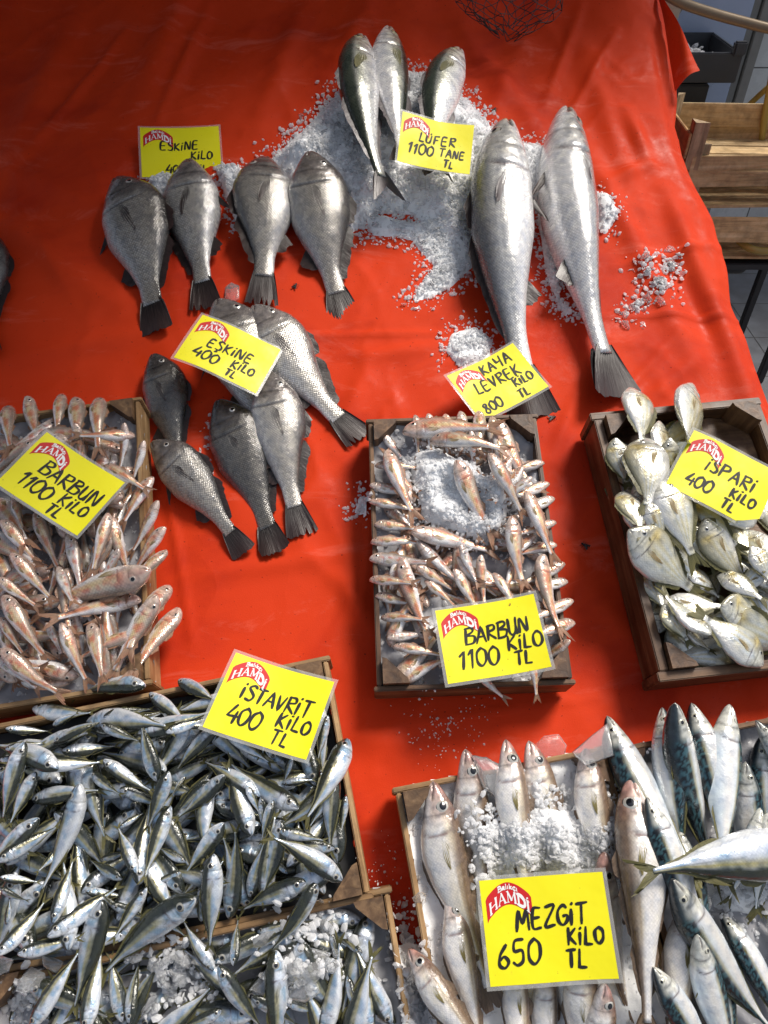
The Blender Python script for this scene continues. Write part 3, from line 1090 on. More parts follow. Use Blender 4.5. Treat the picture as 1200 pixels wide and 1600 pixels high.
def build_cloth():
    nu, nv = 330, 400
    vs = np.linspace(-1.25, 2.35, nv)
    a = np.linspace(0, 1, nu)
    Vg = np.repeat(vs[None, :], nu, 0)
    eu = edge_u(vs) + 0.004 * np.sin(vs * 9) + 0.002 * np.sin(vs * 31)
    Ug = -1.75 + (eu[None, :] + 1.75) * a[:, None]
    Z = cloth_z(Ug, Vg)
    dr = eu[None, :] - Ug
    Z = Z - 0.022 * sst(0.05, 0.0, dr) ** 1.5
    rows = [np.stack([Ug, Vg, Z], -1)]
    # the hem hangs over the right side of the stall
    last = rows[0][-1]
    hang = []
    for k in range(1, 15):
        t = k / 14
        q = last.copy()
        q[:, 0] += -0.03 * sst(0, 1, t) + 0.012 * math.sin(t * 3) + 0.018 * t * np.sin(vs * 13 + 2 * t) + 0.008 * (1 - t) * (k < 3)
        dz = t * 0.62
        q[:, 2] -= dz * math.cos(TILT)
        q[:, 1] -= dz * math.sin(TILT)
        hang.append(q)
    V = np.concatenate([rows[0], np.array(hang)], 0)
    n = V.shape[0]
    idx = np.arange(n * nv).reshape(n, nv)
    f = np.stack([idx[:-1, :-1], idx[1:, :-1], idx[1:, 1:], idx[:-1, 1:]], -1).reshape(-1, 4)
    me = np_mesh('red_sheet', V.reshape(-1, 3), f.tolist(), [M_CLOTH])
    o = ob('table_cloth', me, None, None, 'creased wet red plastic sheet covering the sloping fish stall', 'cloth')
    # folded-over corner standing out at the top right
    c = [(1030, 0, .035), (1096, 108, .05), (1066, 137, .012), (1046, 92, .02), (1036, 45, .03)]
    n1, n2 = 16, 12
    A = [Vector(P(1026, -10, .03)), Vector(P(1045, 60, .02)), Vector(P(1054, 145, .006))]
    B = [Vector(P(1034, -10, .06)), Vector(P(1070, 55, .06)), Vector(P(1094, 109, .055))]

    def quad(a, t):
        return a[0] * (1 - t) ** 2 + a[1] * 2 * t * (1 - t) + a[2] * t * t
    VV = []
    for i in range(n1):
        t = i / (n1 - 1)
        for j in range(n2):
            q = j / (n2 - 1)
            p = quad(A, t).lerp(quad(B, t), q)
            p.z += 0.02 * math.sin(q * math.pi) * t + 0.004 * math.sin(7 * t + 5 * q)
            VV.append(p)
    ff = [(i * n2 + j, (i + 1) * n2 + j, (i + 1) * n2 + j + 1, i * n2 + j + 1) for i in range(n1 - 1) for j in range(n2 - 1)]
    me = np_mesh('folded_corner', VV, ff, [M_CLOTH])
    ob('folded_corner', me, Matrix.Identity(4), o)


build_cloth()
STEEL = mat_plain('dull_steel', (0.30, 0.30, 0.30), 0.4, 0.8, 0.2, 20)
BLACKISH = mat_plain('black_metal', (0.03, 0.03, 0.032), 0.45, 0.3, 0.3, 25)
tb = ob('stall_table', None, Matrix.Translation((0, 0, Z0)), None, 'steel frame table under the red sheet with a sloping plywood top', 'table', world=True)
m_ = MB()
vv = [(-1.6, -1.2), (0.70, -1.2), (0.70, 2.2), (-1.6, 2.2)]
m_.add([(u, v, -0.045) for u, v in vv] + [(u, v, -0.075) for u, v in vv], [(0, 1, 2, 3), (7, 6, 5, 4), (0, 4, 5, 1), (1, 5, 6, 2), (2, 6, 7, 3), (3, 7, 4, 0)])
ob('table_top', m_.mesh('ply_top', [WOOD_LIGHT]), Matrix.Rotation(TILT, 4, 'X'), tb)
for u, v in ((-1.5, -1.1), (.62, -1.1), (.62, 2.1), (-1.5, 2.1), (.62, .5), (-1.5, .5)):
    y = v * math.cos(TILT)
    zt = v * math.sin(TILT) - 0.085
    m_ = MB()
    m_.box((u, y, (zt - Z0) / 2), (.04, .04, zt + Z0), bev=.004)
    ob('leg', m_.mesh('table_leg', [STEEL]), None, tb)

# ------------------------------------------------------------------ height record of what lies on the stall
GS = 0.006
GU0, GV0 = -1.2, -1.25
GN, GM = 360, 500
G = np.zeros((GN, GM))
_gu = GU0 + GS * np.arange(GN)
_gv = GV0 + GS * np.arange(GM)
GUU, GVV = np.meshgrid(_gu, _gv, indexing='ij')
G[:] = np.maximum(cloth_z(GUU, GVV), 0)


def gidx(u, v):
    return (np.clip(((np.asarray(u) - GU0) / GS).round().astype(int), 0, GN - 1),
            np.clip(((np.asarray(v) - GV0) / GS).round().astype(int), 0, GM - 1))


def gat(u, v):
    i, j = gidx(u, v)
    return G[i, j]


# ------------------------------------------------------------------ crates
CR = {}
WALL = np.zeros(G.shape, bool)


def crate(key, c0, c1, wdt, lng, hgt, label, dark=True, post_h=0.028, th=0.009, rim=None):
    """c0, c1: upper left and upper right rim corners on the stall (u, v); lng runs toward the street"""
    ux = Vector((c1[0] - c0[0], c1[1] - c0[1], 0)).normalized()
    vy = Vector((-ux.y, ux.x, 0))
    M = Matrix.Identity(4)
    for i in range(3):
        M[i][0] = ux[i]
        M[i][1] = vy[i]
        M[i][2] = (0, 0, 1)[i]
        M[i][3] = (c0[0], c0[1], 0.004)[i]
    r = ob('wooden_crate', None, M, None, label, 'crate', 'wooden fish crates on the red stall')
    wx, wy = (WOOD_DARK, WOOD_DARK_Y) if dark else (WOOD_LIGHT, WOOD_LIGHT_Y)
    pm = WOOD_POST_DARK if dark else WOOD_POST
    m = MB()
    nb = 5
    bw = lng / nb
    for i in range(nb):
        m.box((wdt / 2, -lng + bw * (i + .5), 0.006), (wdt - .004, bw - .008, .010), bev=.0015)
    ob('bottom', m.mesh('crate_bottom', [wx]), None, r)
    jit = random.Random(ord(key))
    for k in range(4):
        m = MB()
        jz = jit.uniform(-.003, .003)
        if k < 2:
            y = (th / 2 if k == 0 else -lng - th / 2)
            m.box((wdt / 2, y, hgt / 2 + .012), (wdt + 2 * th + .012, th, hgt + jz), bev=.0018)
        else:
            x = (-th / 2 - .001 if k == 2 else wdt + th / 2 + .001)
            m.box((x, -lng / 2, hgt / 2 + .012), (th, lng - .002, hgt + jz), bev=.0018)
        ob('side_board', m.mesh('crate_board', [wx if k < 2 else wy]), None, r)
    q = .046
    for k, (x, y, sx, sy) in enumerate(((.001, -.001, 1, -1), (wdt - .001, -.001, -1, -1), (wdt - .001, -lng + .001, -1, 1), (.001, -lng + .001, 1, 1))):
        m = MB()
        hz = hgt + post_h + jit.uniform(-.004, .004)
        pts = [(x, y), (x + sx * q, y), (x + sx * q * .94, y + sy * q * .18), (x + sx * q * .18, y + sy * q * .94), (x, y + sy * q)]
        if sx * sy > 0:
            pts = pts[::-1]
        n = len(pts)
        m.add([(a, b, .012) for a, b in pts] + [(a, b, hz) for a, b in pts],
              [tuple(range(n)), tuple(range(2 * n - 1, n - 1, -1))] + [(i + n, (i + 1) % n + n, (i + 1) % n, i) for i in range(n)])
        ob('corner_post', m.mesh('crate_post', [pm]), None, r)
    CR[key] = dict(M=M, w=wdt, l=lng, h=hgt, o=r)
    Mi = M.inverted()
    X = Mi[0][0] * GUU + Mi[0][1] * GVV + Mi[0][3]
    Y = Mi[1][0] * GUU + Mi[1][1] * GVV + Mi[1][3]
    ins = (X > 0) & (X < wdt) & (Y < 0) & (Y > -lng)
    global WALL
    wall = (X > -.012) & (X < wdt + .012) & (Y < .012) & (Y > -lng - .012) & ~ins
    G[ins] = np.maximum(G[ins], 0.016)
    G[wall] = hgt + .012
    WALL = WALL | wall
    CR[key]['ins'] = ins
    return r


def raise_floor(key, z):
    ins = CR[key]['ins']
    G[ins] = np.maximum(G[ins], z)


def u2(x, y, h=.1):
    return P(x, y, h)[:2]


crate('M', u2(583, 657), u2(834, 649), .322, .53, .075, 'dark wooden crate of red mullet in the middle of the stall', True)
crate('R', u2(941, 656), u2(1172, 634), .308, .510, .088, 'dark wooden crate of bream at the right edge of the stall', True, th=.017)
crate('L', u2(-62, 660), u2(212, 622), .345, .580, .075, 'pale wooden crate of red mullet at the left edge of the stall', False)
crate('S', u2(-70, 1152), u2(512, 1031), .625, .372, .080, 'wide pale crate of horse mackerel at the lower left', False)
crate('B', u2(-20, 1527), u2(572, 1404), .600, .36, .072, 'pale crate of iced horse mackerel in the bottom left corner', False)
crate('Z', u2(628, 1237), u2(952, 1173), .338, .43, .078, 'wooden crate of iced whiting at the bottom beside the mackerel', False)
crate('X', u2(962, 1177), u2(1330, 1105), .400, .43, .080, 'wooden crate of mackerel in the bottom right corner', True)

# ------------------------------------------------------------------ ice
ICO = None


def ico():
    bm = bmesh.new()
    bmesh.ops.create_icosphere(bm, subdivisions=1, radius=1.0)
    bm.verts.index_update()
    V = np.array([v.co[:] for v in bm.verts])
    Fq = np.array([[v.index for v in f.verts] for f in bm.faces])
    bm.free()
    return V, Fq


ICO = ico()


def inpoly(poly):
    poly = np.asarray(poly)
    x, y = GUU, GVV
    ins = np.zeros(x.shape, bool)
    dist = np.full(x.shape, 9.0)
    n = len(poly)
    for i in range(n):
        a, b = poly[i], poly[(i + 1) % n]
        c = ((a[1] > y) != (b[1] > y)) & (x < (b[0] - a[0]) * (y - a[1]) / (b[1] - a[1] + 1e-12) + a[0])
        ins ^= c
        d, _, _ = segd(x, y, a, b)
        dist = np.minimum(dist, d)
    return ins, dist


def chips(pts, sizes, rs, flat=0.6):
    V0, F0 = ICO
    n = len(pts)
    J = V0[None] * (1 + 0.55 * (rs.rand(n, len(V0), 1) - 0.5))
    J *= np.stack([np.ones(n), 0.6 + 0.5 * rs.rand(n), flat * (0.5 + 0.8 * rs.rand(n))], -1)[:, None, :]
    q = rs.randn(n, 4)
    q /= np.linalg.norm(q, axis=1)[:, None]
    w_, x, y, z = q.T
    R = np.stack([np.stack([1 - 2 * (y * y + z * z), 2 * (x * y - z * w_), 2 * (x * z + y * w_)], -1),
                  np.stack([2 * (x * y + z * w_), 1 - 2 * (x * x + z * z), 2 * (y * z - x * w_)], -1),
                  np.stack([2 * (x * z - y * w_), 2 * (y * z + x * w_), 1 - 2 * (x * x + y * y)], -1)], 1)
    J = np.einsum('nij,nkj->nki', R, J) * sizes[:, None, None] + pts[:, None, :]
    Fq = (F0[None] + (np.arange(n) * len(V0))[:, None, None]).reshape(-1, 3)
    return J.reshape(-1, 3), Fq


def ice(name, polys, hmax, nchip, size, label, seed=0, soft=0.05, mound=True, lumps=0, lump_size=.02, rough=0.4, upd=True, smooth=5, base=None, inside=None):
    """crushed ice heaped on whatever already lies there: a packed heap with thousands of loose chips"""
    rs = np.random.RandomState(seed + 3)
    Hh = np.zeros_like(G)
    dens = np.zeros_like(G)
    for pl in polys:
        ins, dist = inpoly([P(x, y, base or 0)[:2] for x, y in pl])
        prof_ = np.where(ins, sst(0, soft, dist), 0)
        nz = fbm(GUU * 22, GVV * 22, seed, 4)
        hh = prof_ * (1 - rough + 2 * rough * nz)
        Hh = np.maximum(Hh, hh)
        dens = np.maximum(dens, np.where(ins, 0.25 + sst(0, soft, dist), np.exp(-(dist / 0.022) ** 2) * 0.35))
    if inside:
        i0 = CR[inside]['ins']
        grow = i0 | np.roll(i0, 1, 0) | np.roll(i0, -1, 0) | np.roll(i0, 1, 1) | np.roll(i0, -1, 1)
        grow = grow | np.roll(grow, 1, 0) | np.roll(grow, 1, 1)
        Hh = Hh * grow
        dens = dens * i0
    B = np.where(CR[inside]['ins'], G, .02) if inside else G.copy()
    for _ in range(smooth):
        B = np.maximum(B * 0.0 + (B + np.roll(B, 1, 0) + np.roll(B, -1, 0) + np.roll(B, 1, 1) + np.roll(B, -1, 1)) / 5, 0)
    top = B + Hh * hmax
    VS = []
    FS = []
    MI = []
    off = 0
    if mound:
        fine = 0.004 * (fbm(GUU * 60, GVV * 60, seed + 1, 3) - 0.5) + 0.012 * (fbm(GUU * 25, GVV * 25, seed + 8, 2) - 0.5)
        tm = top + fine * sst(0.02, 0.3, Hh)
        if not inside:
            tm = tm - .007 * sst(0.22, 0.02, Hh)
        mask = Hh > 0.02
        mm = mask | np.roll(mask, 1, 0) | np.roll(mask, 1, 1) | np.roll(np.roll(mask, 1, 0), 1, 1)
        cell = mask & np.roll(mask, -1, 0) & np.roll(mask, -1, 1) & np.roll(np.roll(mask, -1, 0), -1, 1)
        ids = -np.ones(G.shape, int)
        used = cell | np.roll(cell, 1, 0) | np.roll(cell, 1, 1) | np.roll(np.roll(cell, 1, 0), 1, 1)
        ids[used] = np.arange(used.sum())
        VS.append(np.stack([GUU[used], GVV[used], tm[used]], -1))
        ii, jj = np.nonzero(cell)
        ff = np.stack([ids[ii, jj], ids[ii + 1, jj], ids[ii + 1, jj + 1], ids[ii, jj + 1]], -1)
        FS += ff.tolist()
        MI += [0] * len(ff)
        off = int(used.sum())
    pr = dens.ravel() / dens.sum()
    for (cnt, sz, mt, fl) in ((int(nchip * .7), size * 1.25, 1, 0.6), (lumps, lump_size, 2, 0.5)):
        if not cnt:
            continue
        k = rs.choice(G.size, cnt, p=pr)
        u = GUU.ravel()[k] + (rs.rand(cnt) - .5) * GS
        v = GVV.ravel()[k] + (rs.rand(cnt) - .5) * GS
        ss = sz * (0.35 + 1.0 * rs.rand(cnt) ** 1.8)
        zz = np.maximum(top.ravel()[k], G.ravel()[k]) + ss * (0.55 * rs.rand(cnt) - 0.35)
        vv_, ff = chips(np.stack([u, v, zz], -1), ss, rs, fl)
        VS.append(vv_)
        FS += (ff + off).tolist()
        MI += [mt] * len(ff)
        off += len(vv_)
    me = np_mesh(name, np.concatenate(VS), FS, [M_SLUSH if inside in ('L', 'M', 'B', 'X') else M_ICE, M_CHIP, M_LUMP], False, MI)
    sm = [m == 0 for m in MI]
    me.polygons.foreach_set('use_smooth', sm)
    o = ob('crushed_ice', me, None, None, label, 'ice', None, 'stuff')
    if upd:
        G[:] = np.where(WALL, G, np.maximum(G, np.where(Hh > 0.02, top, 0)))
    return o


def lump(pxs, hgt, label, seed=0, group=None, base=None, sc=1.0):
    """one clear flat piece of ice with the outline given in the photograph"""
    rs = np.random.RandomState(seed)
    n = 18
    c = np.mean(pxs, 0)
    h0 = base if base is not None else float(gat(*P(*c)[:2]))
    ctr = P(*c, h0)
    pts = np.array([P(x, y, h0) for x, y in pxs])
    V = []
    rings = [(1.0, 0.0), (1.06, .35), (.98, .75), (.78, .97), (.4, 1.05)]
    m = len(pts) * 3
    tt = np.arange(m) / 3.0
    out = np.array([pts[int(t) % len(pts)] * (1 - t % 1) + pts[(int(t) + 1) % len(pts)] * (t % 1) for t in tt])
    for r, z in rings:
        for i in range(m):
            p = ctr + (out[i] - ctr) * r * (1 + .08 * (rs.rand() - .5)) * sc
            V.append((p[0], p[1], h0 + hgt * z * (1 + .3 * (rs.rand() - .5)) - .002))
    V.append((ctr[0], ctr[1], h0 + hgt * 1.08))
    Fq = [(k * m + i, k * m + (i + 1) % m, (k + 1) * m + (i + 1) % m, (k + 1) * m + i) for k in range(len(rings) - 1) for i in range(m)]
    b = (len(rings) - 1) * m
    Fq += [(b + i, b + (i + 1) % m, len(V) - 1) for i in range(m)]
    Fq.append(tuple(range(m))[::-1])
    me = np_mesh('ice_lump', V, Fq, [M_LUMP], True)
    return ob('ice_lump', me, None, None, label, 'ice', group)


# heap behind the upper fish, and its trail down the sheet
ice('heap', [[(405, 250), (470, 195), (520, 140), (560, 118), (640, 112), (700, 118), (745, 160), (790, 215), (840, 225), (868, 240), (872, 300), (850, 330), (745, 350),
              (740, 410), (700, 395), (640, 345), (590, 345), (545, 385), (500, 330), (430, 290)]], .055, 15000, .0048,
    'broad heap of crushed ice under the three upright fish at the top', 1, .11, lumps=160, lump_size=.010)
ice('trail', [[(560, 330), (620, 340), (690, 350), (745, 360), (745, 420), (700, 460), (650, 480), (632, 470), (670, 420), (640, 380), (580, 372)]], .008, 2600, .0042,
    'loose wet ice chips trailing down the sheet left of the big drum fish', 2, .03, lumps=60, lump_size=.009)
ice('between', [[(820, 240), (870, 250), (880, 470), (905, 490), (880, 500), (850, 440)]], .022, 1800, .005,
    'narrow strip of crushed ice between the two big drum fish', 3, .03)
ice('side', [[(925, 300), (950, 310), (968, 345), (945, 375), (930, 360)]], .012, 260, .0045,
    'small ice patch on the sheet right of the paler drum fish', 4, .02)
ice('spill', [[(992, 418), (1005, 410), (1022, 424), (1015, 440), (1000, 442)], [(1030, 405), (1055, 402), (1056, 425), (1035, 432)], [(1018, 440), (1042, 438), (1046, 462), (1028, 470), (1016, 458)],
              [(978, 478), (1000, 462), (1012, 470), (990, 498), (975, 492)]], .006, 420, .0052,
    'scattered ice clumps on the bare red sheet at the right', 5, .012, mound=False, lumps=46, lump_size=.013)
ice('patch', [[(700, 520), (745, 505), (775, 530), (770, 570), (715, 580), (690, 550)]], .010, 700, .0042,
    'thin patch of ice just above the tilted price card in the middle', 6, .03)
ice('back', [[(225, 285), (275, 270), (285, 320), (265, 345), (235, 320)], [(330, 260), (385, 262), (390, 330), (368, 360), (352, 320)]], .03, 1200, .005,
    'crushed ice showing between the upper row of dark drum fish', 7, .03)
ice('wet', [[(330, 660), (350, 650), (350, 720), (335, 730)], [(560, 770), (580, 780), (575, 815), (548, 805)]], .008, 300, .0042,
    'small ice remains on the sheet between the dark fish and the middle crate', 8, .015)
ice('melt', [[(640, 1110), (760, 1095), (720, 1160), (660, 1180)], [(560, 1350), (600, 1330), (632, 1440), (615, 1480), (590, 1460)]], .002, 420, .0018,
    'sprinkle of melting ice grains on the sheet above the whiting crate', 9, .04, mound=False)
ice('corner', [[(600, 1500), (640, 1440), (668, 1490), (690, 1520), (760, 1600), (770, 1680), (610, 1680)]], .045, 1500, .0055,
    'heap of crushed ice left of the whiting crate at the bottom', 10, .05, lumps=34, lump_size=.016)
ice('lbed', [[(-120, 600), (260, 600), (340, 1120), (-60, 1160)]], .050, 900, .0045, 'bed of crushed ice inside the left crate of red mullet', 11, .012, inside='L')
ice('zbed', [[(590, 1180), (980, 1120), (1100, 1600), (1100, 1760), (700, 1760)]], .058, 1500, .0042, 'bed of crushed ice inside the whiting crate', 12, .012, rough=.25, inside='Z')
ice('bbed', [[(-60, 1480), (600, 1340), (660, 1640), (660, 1760), (-60, 1760)]], .034, 300, .0045, 'bed of crushed ice inside the bottom left crate', 14, .02, lumps=6, lump_size=.014, inside='B')
ice('xbed', [[(930, 1140), (1380, 1060), (1480, 1700), (1000, 1700)]], .050, 500, .0045, 'bed of crushed ice inside the mackerel crate', 15, .02, inside='X')
ice('mbed', [[(570, 620), (860, 610), (930, 1090), (580, 1110)]], .055, 600, .0045, 'bed of crushed ice inside the middle crate', 16, .012, inside='M')
M_GAP_SHADE = mat_plain('black_gap_shade', (.008, .008, .009), .55, 0, .3, 30)
# black sheet stands for gap shade between wide crate fish; raised wood under bream
for key, z in (('S', .060), ('R', .062)):
    c = CR[key]
    m = MB()
    n = 16
    V = [(.003 + (c['w'] - .006) * i / n, -.003 - (c['l'] - .006) * j / n, z + .006 * math.sin(i * 1.7 + j) * math.cos(j * 1.3)) for i in range(n + 1) for j in range(n + 1)]
    k = n + 1
    m.add(V, [(i * k + j, i * k + j + 1, (i + 1) * k + j + 1, (i + 1) * k + j) for i in range(n) for j in range(n)])
    ob('gap_sheet', m.mesh('crate_gap_sheet', [M_GAP_SHADE if key == 'S' else WOOD_DARK], True), None, c['o'])
    raise_floor(key, z)

# ------------------------------------------------------------------ laying fish down on what is already there
def half(sp, s, deep, roll):
    t_, b_, w_ = prof(sp, np.array([s]))
    z = (t_[0] + b_[0]) / 2 * deep
    r = rad(roll)
    return math.hypot(w_[0] * math.cos(r), z * math.sin(r))


def rest(fm, hp, tp, dside, roll, deep=1.0, sink=0.0, maxh=None, lift=0.0, iters=3):
    """find the heights at which a fish seen from hp to tp rests on what lies below it"""
    sp = SPEC[fm['sp']]
    tl = sp['tail'][0]
    h1 = h2 = 0.05
    for _ in range(iters):
        H = P(*hp, h1)
        T = P(*tp, h2)
        L = np.linalg.norm(T - H)
        Lb = L / (1 + tl)
        ux = (T - H) / L
        pv = np.array([-ux[1], ux[0], 0]) * dside
        req = []
        ss = np.linspace(.06, .98, 10)
        for s in ss:
            c = H + ux * (s * Lb)
            t_, b_, w_ = prof(sp, np.array([s]))
            cz = math.cos(rad(roll))
            vals = []
            for q in (-.6, -.3, 0, .3, .6):
                rr = (t_[0] if q > 0 else b_[0]) * q * deep * Lb * cz
                vals.append(float(gat(c[0] + pv[0] * rr, c[1] + pv[1] * rr)))
            vals.sort()
            req.append(vals[3] + half(sp, s, deep, roll) * Lb * .82)
        req = np.array(req)
        A = np.stack([1 - ss, ss], -1)
        x, *_r = np.linalg.lstsq(A, req, rcond=None)
        res = req - A @ x
        x = x + np.sort(res)[-2] * .75
        # never through a crate board: the nearer end is raised until the body clears it
        for s in np.linspace(0, 1, 28):
            c = H + ux * (s * Lb)
            i, j = gidx(c[0], c[1])
            if WALL[i, j]:
                need = G[i, j] + half(sp, max(s, .04), deep, roll) * Lb * .9 - (x[0] * (1 - s) + x[1] * s)
                if need > 0:
                    if s < .5:
                        x[0] += need / (1 - s)
                    else:
                        x[1] += need / s
        # not too steep
        mx = 0.30 * L
        dlt = x[1] - x[0]
        if abs(dlt) > mx:
            m = (x[0] + x[1]) / 2
            x = np.array([m - np.sign(dlt) * mx / 2, m + np.sign(dlt) * mx / 2])
        x = x - sink + lift
        if maxh is not None:
            x = np.minimum(x, maxh)
        e1 = x[0]
        e2 = x[1] + (x[1] - x[0]) * tl * .6
        h1, h2 = float(e1), float(e2)
    return P(*hp, h1), P(*tp, h2)


def stamp(fm, H, T, dside, roll, deep=1.0):
    sp = SPEC[fm['sp']]
    tl = sp['tail'][0]
    H = np.asarray(H)
    T = np.asarray(T)
    L = np.linalg.norm(T - H)
    Lb = L / (1 + tl)
    ux = (T - H) / L
    pv = np.array([-ux[1], ux[0], 0]) * dside
    for s in np.linspace(0.02, 1.08, int(L / .004) + 6):
        c = H + ux * (s * Lb)
        t_, b_, w_ = prof(sp, np.array([min(s, 1.0)]))
        r = rad(roll)
        up = abs(math.cos(r)) * t_[0] * deep + abs(math.sin(r)) * w_[0]
        dn = abs(math.cos(r)) * b_[0] * deep + abs(math.sin(r)) * w_[0]
        hf = half(sp, min(s, 1.0), deep, roll)
        for q in np.linspace(-1, 1, 11):
            ext = (up if q > 0 else dn) * q * Lb
            i, j = gidx(c[0] + pv[0] * ext, c[1] + pv[1] * ext)
            z = c[2] + hf * Lb * math.sqrt(max(0, 1 - q * q)) * .95
            if z > G[i, j]:
                G[i, j] = z


DIRS = {'u': (0, 1), 'd': (0, -1), 'l': (-1, 0), 'r': (1, 0), 'ur': (.7, .7), 'ul': (-.7, .7), 'dr': (.7, -.7), 'dl': (-.7, -.7)}


def dside_of(hp, tp, dors):
    a = P(*hp)
    b = P(*tp)
    x = b - a
    dx, dy = DIRS[dors]
    return 1 if (-x[1] * dx + x[0] * dy) > 0 else -1


VAR = {}


def variant(spn, bz, seed):
    """a handful of shared bodies for each kind, bent by different amounts"""
    sets = {'horse_mackerel': (.157, (-.13, 0., .13)), 'red_mullet': (.160, (-.16, 0., .16)), 'sea_bream': (.170, (-.15, .0, .15)),
            'whiting': (.33, (-.12, 0., .15)), 'mackerel': (.29, (-.12, 0., .12))}
    L, bs = sets[spn]
    b = min(bs, key=lambda q: abs(q - bz))
    k = seed % 4
    if (spn, b, k) not in VAR:
        by = (-.25, .2, -.1, .3)[k]
        big = spn in ('whiting', 'mackerel', 'sea_bream')
        VAR[(spn, b, k)] = fish_mesh(spn, L, by, b, seed=k * 31 + int((b + 1) * 100), ns=76 if big else 58, ntv=40 if big else 32, deep=(1.0, .94, 1.06, .98)[k])
    return VAR[(spn, b, k)]


_cnt = [0]


def lay(spn, crt, zoom, rows, where=None, sink=0.0, filler=False):
    """rows: (hx, hy, tx, ty, back side, roll, bend[, sink[, lift]]) in the pixels of a zoomed crop (scale, x0, y0)"""
    sc, x0, y0 = zoom
    for r in rows:
        hx, hy, tx, ty, dors = r[:5]
        roll = r[5] if len(r) > 5 else 0
        bz = r[6] if len(r) > 6 else 0
        sk = r[7] if len(r) > 7 else sink
        lf = r[8] if len(r) > 8 else 0
        hp = (hx / sc + x0, hy / sc + y0)
        tp = (tx / sc + x0, ty / sc + y0)
        _cnt[0] += 1
        fm = variant(spn, bz, _cnt[0])
        if spn == 'horse_mackerel' and -20 < roll < 12:
            roll += (0, 14, 24, 8, 18)[_cnt[0] % 5]
        ds = dside_of(hp, tp, dors)
        H, T = rest(fm, hp, tp, ds, roll, 1.0, sk, None, lf)
        put_fish(fm, H, T, ds, roll, rec=dict(crate=crt, hp=hp, tp=tp, filler=filler))
        stamp(fm, H, T, ds, roll)


def hero(spn, hp, tp, dors, L, roll=0, bz=0., by=0., seed=0, deep=1., sink=0., label=None, group=None, lift=0., ns=120, ntv=60):
    fm = fish_mesh(spn, L, by, bz, seed, ns, ntv, deep)
    ds = dside_of(hp, tp, dors)
    H, T = rest(fm, hp, tp, ds, roll, deep, sink, None, lift)
    o = put_fish(fm, H, T, ds, roll, label, group, rec=dict(crate=None, hp=hp, tp=tp, filler=False, hero=True))
    stamp(fm, H, T, ds, roll, deep)
    return o


# ---- big fish on the open sheet
GE = 'dark drum fish laid out on the red sheet'
hero('brown_meagre', (183, 278), (244, 520), 'r', .34, 14, -.06, -.1, 4, 1.21, label='bronze grey drum fish leftmost in the upper row', group=GE)
hero('brown_meagre', (296, 249), (322, 482), 'l', .34, -12, -.04, .1, 5, 1.12, label='pale grey drum fish overlapping the upper price card', group=GE)
hero('brown_meagre', (414, 247), (408, 478), 'l', .33, 8, .08, -.1, 8, 1.17, label='bronze drum fish second from the ice heap in the upper row', group=GE)
hero('brown_meagre', (484, 237), (541, 505), 'r', .36, 0, .12, -.1, 12, 1.11, label='bronze drum fish with a white ringed eye against the ice heap', group=GE)
hero('brown_meagre', (340, 468), (425, 735), 'r', .36, 0, -.10, -.1, 5, 1.2, label='grey drum fish lying underneath the tilted price card', group=GE)
hero('brown_meagre', (396, 477), (566, 686), 'ur', .36, 0, .18, -.1, 6, 1.10, label='palest drum fish stretching right from the tilted price card', group=GE)
hero('brown_meagre', (240, 553), (283, 752), 'r', .33, 12, .0, -.1, 3, 1.08, label='blackish drum fish whose tail is covered by another fish', group=GE)
hero('brown_meagre', (237, 690), (383, 866), 'ur', .33, 14, -.08, -.1, 4, 1.05, label='dark drum fish nearest the left crate with a frayed tail', group=GE)
hero('brown_meagre', (420, 580), (474, 838), 'r', .35, 0, .10, -.1, 5, 1.05, label='pale drum fish below the tilted price card, tail pointing down', group=GE)
hero('brown_meagre', (340, 624), (432, 864), 'r', .34, 10, .03, -.3, 7, 1.12, label='almost black drum fish lying across two paler ones', group=GE)
hero('brown_meagre', (-45, 350), (-20, 560), 'r', .33, 0, .0, -.1, 3, 1.17, label='dark drum fish mostly outside the left edge of the photo', group=GE)
hero('shi_drum', (793, 191), (838, 655), 'l', .72, 0, -.20, -.05, 1, .85, label='big silver drum fish with the tilted price card on its tail', group='big silver drum fish')
hero('shi_drum', (880, 171), (968, 622), 'r', .70, -22, .17, -.05, 2, .68, label='big silver drum fish turned to show its white belly', group='big silver drum fish')
hero('bluefish', (566, 57), (611, 312), 'l', .40, 24, -.30, -.05, 1, .86, label='green backed bluefish leftmost of three on the ice heap', group='bluefish standing on the ice heap')
hero('bluefish', (606, 42), (633, 258), 'r', .40, -20, .05, -.05, 2, .84, label='white bellied bluefish in the middle of three on the ice heap', group='bluefish standing on the ice heap')
hero('bluefish', (719, 78), (684, 280), 'l', .36, 18, -.26, -.05, 3, .92, label='bluefish rightmost of three on the ice heap, behind the card', group='bluefish standing on the ice heap')

